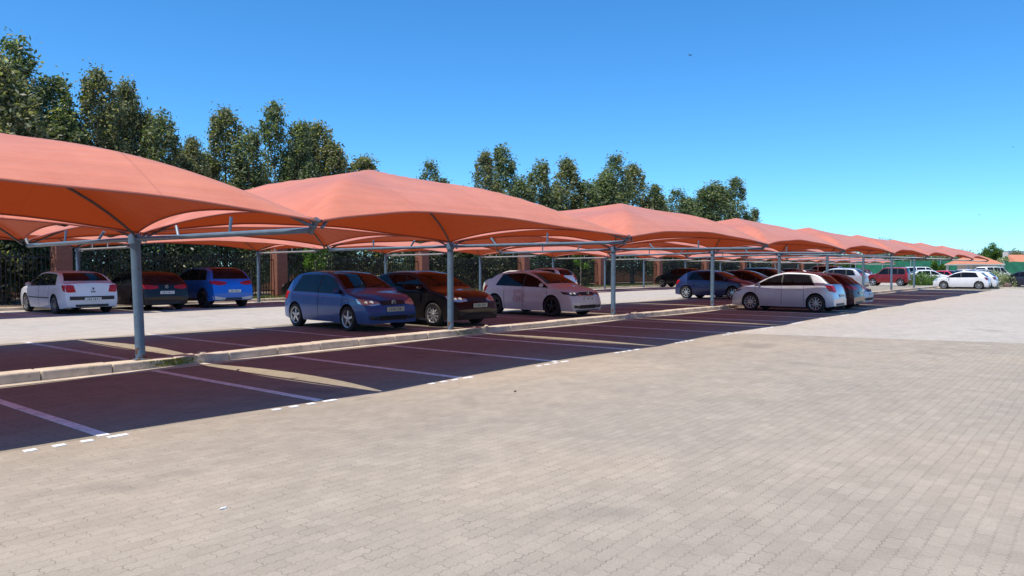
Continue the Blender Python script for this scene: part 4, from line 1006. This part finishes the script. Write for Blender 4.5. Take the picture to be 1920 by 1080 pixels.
# hills
hv = []; n = 40
for i in range(n+1):
    px = 1300 + i*40; t = i/n
    hz = [0.0, 1][0] + 455 + 8*math.sin(i*.5) - 6*math.sin(i*.23+1)
    for (Z, fz) in ((900, 0), (1100, .7), (1300, 1.), (1700, .9)):
        u, v = ground_uv(px, Z); ht = EYE + (HOR-(hz+2*math.sin(i*1.7)))*1300/F; hv.append((u, v, ht*fz*min(1, max(.05, (px-1700)/190)) - 1))
fs = []
for i in range(n):
    for j in range(3): a = i*4+j; fs.append((a, a+4, a+5, a+1))
tag(mesh_obj('hills', hv, fs, simple('hillside', (.12, .15, .17), .95, noise=.3, nscale=.01), None, True), kind='structure')
# ------------------------------------------------------------------ small things
def litter(name, label, cat, u, v, z, s, mat, seed):
    bm = bmesh.new(); bmesh.ops.create_icosphere(bm, subdivisions=2, radius=s); rr = random.Random(seed)
    for q in bm.verts: q.co = Vector((q.co.x*1.5, q.co.y*.8, q.co.z*.45))*rr.uniform(.7, 1.25)
    me = bpy.data.meshes.new(name); bm.to_mesh(me); bm.free(); me.materials.append(mat); o = bpy.data.objects.new(name, me); COL.objects.link(o); o.location = (u, v, z); tag(o, label, cat)
white = simple('white_paper', (.75, .75, .74), .7)
litter('tissue', 'crumpled white tissue at the foot of the kerb', 'tissue', 4.15, 11.98, .03, .05, white, 1)
litter('leaf', 'dry brown leaf alone on the driveway', 'leaf', 7.55, 6.1, .012, .018, simple('dry_leaf', (.16, .09, .05), .8), 2)
litter('paper_scrap', 'small white scrap on the lower driveway', 'scrap', 2.62, 4.62, .006, .016, white, 3)
litter('stone', 'tiny pale pebble near the bottom of the photo', 'pebble', 3.2, 2.05, .006, .01, white, 4)
def bird(px, py, Z, lb, s=.3):
    t = (px-960)/F; fw = Vector((CA, SA, 0)); rt = Vector((SA, -CA, 0)); p = Vector((0, 0, EYE)) + fw*Z + rt*(t*Z) + Vector((0, 0, (HOR-py)*Z/F))
    mb = MB()
    mb.tube([(-.5*s, 0, 0), (-.2*s, 0, .02), (.15*s, 0, .03), (.4*s, 0, .02), (.5*s, 0, 0)], .09*s, 8, r1=.03*s)
    for sg in (1, -1): mb.add([(.15*s, 0, .03), (.05*s, sg*.45*s, .14*s), (-.15*s, sg*.85*s, .02), (-.12*s, sg*.4*s, .08*s), (-.2*s, 0, .03)], [(0, 1, 3, 4), (1, 2, 3)])
    mb.add([(-.45*s, .02, 0), (-.75*s, .1*s, 0), (-.75*s, -.1*s, 0)], [(0, 1, 2)])
    o = mb.build('bird', simple('bird_feathers', (.06, .06, .07), .8)); o.location = p; o.rotation_euler = (.3, 0, R(70)); tag(o, lb, 'bird')
bird(1291, 107, 60, 'small dark bird high in the sky over the trees', .34)
bird(1895, 277, 95, 'tiny bird near the right edge of the sky', .26)
bird(1834, 403, 110, 'tiny bird low in the sky above the guard house', .26)
# ------------------------------------------------------------------ the parked cars
NV, PV = R(-90), R(90)       # nose to the driveway side, nose to the fence side
BLUE = (.03, .10, .30)
make_car('hatch', BLUE, 'blue three door hatchback with silver wheels facing the kerb, left of the second post', 12.35, 15.52, NV+R(-4), ZR, rim='rim', spokes=5, emblem=(0,), plate='plate_y', head='lamp', group=None)
make_car('sedan', (.008, .008, .010), 'glossy black sedan facing the kerb between the blue and the white hatchback', 14.75, 15.25, NV+R(-2), ZR, rim='rim', spokes=10, plate='plate_y')
make_car('hatch_new', (.60, .57, .60), 'white hatchback with black wheels and pink door patch facing the kerb', 19.95, 15.0, NV+R(-3), ZR, metal=.0, rim='rim_dark', spokes=5, emblem=(0,), head='lamp_dark', extra='gti')
make_car('hatch_new', (.022, .038, .12), 'dark navy hatchback behind the fourth post, nose towards the kerb', 36.1, 15.9, NV, ZR, rim='rim', spokes=8, tail='red_lamp')
make_car('hatch_new', (.05, .010, .014), 'dark maroon hatchback right beside the navy one', 38.9, 15.4, NV, ZR, rim='rim_grey', spokes=8, detail=1)
make_car('suv', (.012, .010, .012), 'black tall car behind the silver hatchback roof', 43.6, 16.0, NV, ZR, rim='rim_grey', detail=1, glass='glass_tint')
make_car('suv', (.42, .44, .50), 'silver tall car with a red tail lamp behind the seventh post', 55.3, 15.6, PV, ZR, rim='rim', detail=1, tail_style='tall')
make_car('boxy', (.22, .012, .016), 'boxy dark red car behind the eighth post', 74.3, 16.4, PV, ZR, rim='rim', detail=1, tail_style='tall', rails=1)
sv = make_car('hatch_new', (.56, .60, .68), 'silver hatchback nosed up to the kerb in a driveway bay', 29.2, 10.0, PV, 0, metal=.6, rim='rim', spokes=10, tail='red_lamp', tail_style='hatch', head='lamp_dark', clad=False)
sv.scale = (1., 1., 1.04)
make_car('hatch_new', (.05, .006, .010), 'dark red hatchback beside the silver one, tail to the driveway', 31.85, 10.0, PV, 0, rim='rim_grey', spokes=8, tail='red_lamp', tail_style='wide', glass='glass_tint')
make_car('hatch', (.66, .66, .68), 'small white car facing out of its driveway bay beside the dark red one', 34.55, 10.2, NV, 0, metal=0, rim='rim', spokes=8, detail=2, head='lamp')
make_car('hatch_new', (.78, .78, .79), 'white hatchback beyond the last canopy, nose towards the kerb', 70.2, 10.0, PV, 0, metal=0, rim='rim', spokes=10, detail=1, tail='red_lamp_dark')
make_car('hatch_new', (.74, .74, .76), 'second white hatchback half hidden behind the first at the row end', 72.8, 9.75, PV, 0, metal=0, rim='rim', detail=1, tail='red_lamp_dark')
# back row, noses to the fence
make_car('megane', (.68, .67, .70), 'white sedan with a dark bumper strip seen from behind, left in the back row', 10.55, 28.95, PV, ZR, metal=0, rim='rim_grey', spokes=6)
make_car('hatch_new', (.010, .009, .011), 'black hatchback seen from behind between the white and the bright blue car', 13.15, 28.9, PV, ZR, rim='rim_dark', tail='red_lamp', tail_style='wide', emblem=(180,))
make_car('suv', (.012, .15, .60), 'bright blue tall car with a black roof seen from behind', 15.75, 28.9, PV, ZR, rim='rim_dark', tail_style='wide', extra='rs', clad=True)
make_car('sedan', (.010, .010, .012), 'black car in the back row half hidden by the blue hatchback', 21.4, 28.9, PV, ZR, rim='rim_dark', detail=1)
make_car('hatch_new', (.68, .68, .70), 'white car in the back row behind the black sedan bonnet', 35.6, 28.8, PV, ZR, metal=0, rim='rim', detail=1)
make_car('suv', (.66, .64, .67), 'white tall car with tall tail lamp behind the white hatchback windscreen', 38.75, 28.9, PV, ZR, metal=0, rim='rim', detail=1, tail_style='tall')
make_car('suv', (.010, .010, .012), 'black tall car in the back row left of the navy hatchback', 57.9, 28.8, PV, ZR, rim='rim_grey', detail=1)
bk = [('sedan', (.012, .012, .014), 78.7, 'black sedan'), ('suv', (.03, .03, .04), 83.5, 'charcoal tall car'), ('hatch', (.7, .7, .72), 86.3, 'white hatchback'), ('sedan', (.02, .02, .025), 91, 'dark grey sedan'),
      ('van', (.70, .70, .70), 96.5, 'white van'), ('suv', (.02, .03, .08), 101.5, 'navy tall car'), ('hatch', (.68, .68, .7), 106.2, 'pale hatchback'), ('suv', (.65, .65, .67), 112, 'silver white tall car')]
for sh, c, u, nm in bk: make_car(sh, c, nm + ' far along the back row under the distant canopies', u, 28.8, PV, ZR, metal=0, rim='rim_grey', detail=0)
# beyond the rows
def far_car(sh, c, px, Z, hd, lb, tail='red_lamp', z=0, cat='car', name='parked_car'):
    u, v = ground_uv(px, Z); make_car(sh, c, lb, u, v, hd, z, metal=0, rim='rim', detail=0, tail=tail, name=name, cat=cat)
SIDE_R, SIDE_L = R(39.16-90), R(39.16+90)
far_car('sedan', (.76, .76, .77), 1738, 76, R(-62), 'white sedan side on behind the green bushes', z=ZR)
far_car('van', (.76, .76, .77), 1728, 104, R(-60), 'white van above the roof of the white sedan', cat='van', name='parked_van')
far_car('hatch', (.04, .14, .42), 1752, 98, R(-90), 'blue hatchback right of the white van')
far_car('hatch', (.70, .05, .10), 1781, 88, R(-120), 'bright red car between the green shrubs and the guard house')
far_car('sedan', (.35, .33, .36), 1800, 96, R(-100), 'grey sedan left under the guard house roof')
far_car('suv', (.74, .74, .75), 1818, 92, R(-40), 'white tall car in front of the guard house')
far_car('suv', (.40, .41, .50), 1846, 84, R(-45), 'silver grey tall car right of the guard house')
far_car('van', (.76, .76, .77), 1862, 96, R(-30), 'white van at the right end of the guard house', cat='van', name='parked_van')
far_car('hatch_new', (.03, .035, .06), 1921, 66, R(60), 'dark car with a silver screen cut by the right edge')
far_car('suv', (.74, .74, .75), 1604, 92, R(-60), 'white tall car under the far canopies left of the silver one')
# ------------------------------------------------------------------ light
ELEV = 67.5
w = bpy.data.worlds.new('World'); scene.world = w; w.use_nodes = True; nt = w.node_tree
bg = nt.nodes['Background']; sky = nt.nodes.new('ShaderNodeTexSky'); sky.sky_type = 'NISHITA'; sky.sun_disc = False
sky.sun_elevation = R(ELEV); sky.sun_rotation = R(-90); sky.altitude = 1400; sky.air_density = SKY[0]; sky.dust_density = SKY[1]; sky.ozone_density = SKY[2]
hs = nt.nodes.new('ShaderNodeHueSaturation'); hs.inputs['Saturation'].default_value = SKY[3]; hs.inputs['Value'].default_value = 1.; hs.inputs['Hue'].default_value = SKY[5]
tn = nt.nodes.new('ShaderNodeVectorMath'); tn.operation = 'MULTIPLY'; tn.inputs[1].default_value = SKYT; nt.links.new(sky.outputs[0], tn.inputs[0]); nt.links.new(tn.outputs[0], hs.inputs['Color']); nt.links.new(hs.outputs[0], bg.inputs[0]); bg.inputs[1].default_value = SKY[4]
sl = bpy.data.lights.new('sun', 'SUN'); sl.energy = SUNE; sl.angle = R(.53); sl.color = (1., .92, .80)
so = bpy.data.objects.new('sun', sl); COL.objects.link(so)
d = Vector((math.cos(R(ELEV)), -.05, -math.sin(R(ELEV)))); so.rotation_euler = d.to_track_quat('-Z', 'Y').to_euler(); so.location = (0, 0, 30)
scene.view_settings.view_transform = 'Standard'; scene.view_settings.look = 'None'; scene.view_settings.exposure = EXPO; scene.view_settings.gamma = 1
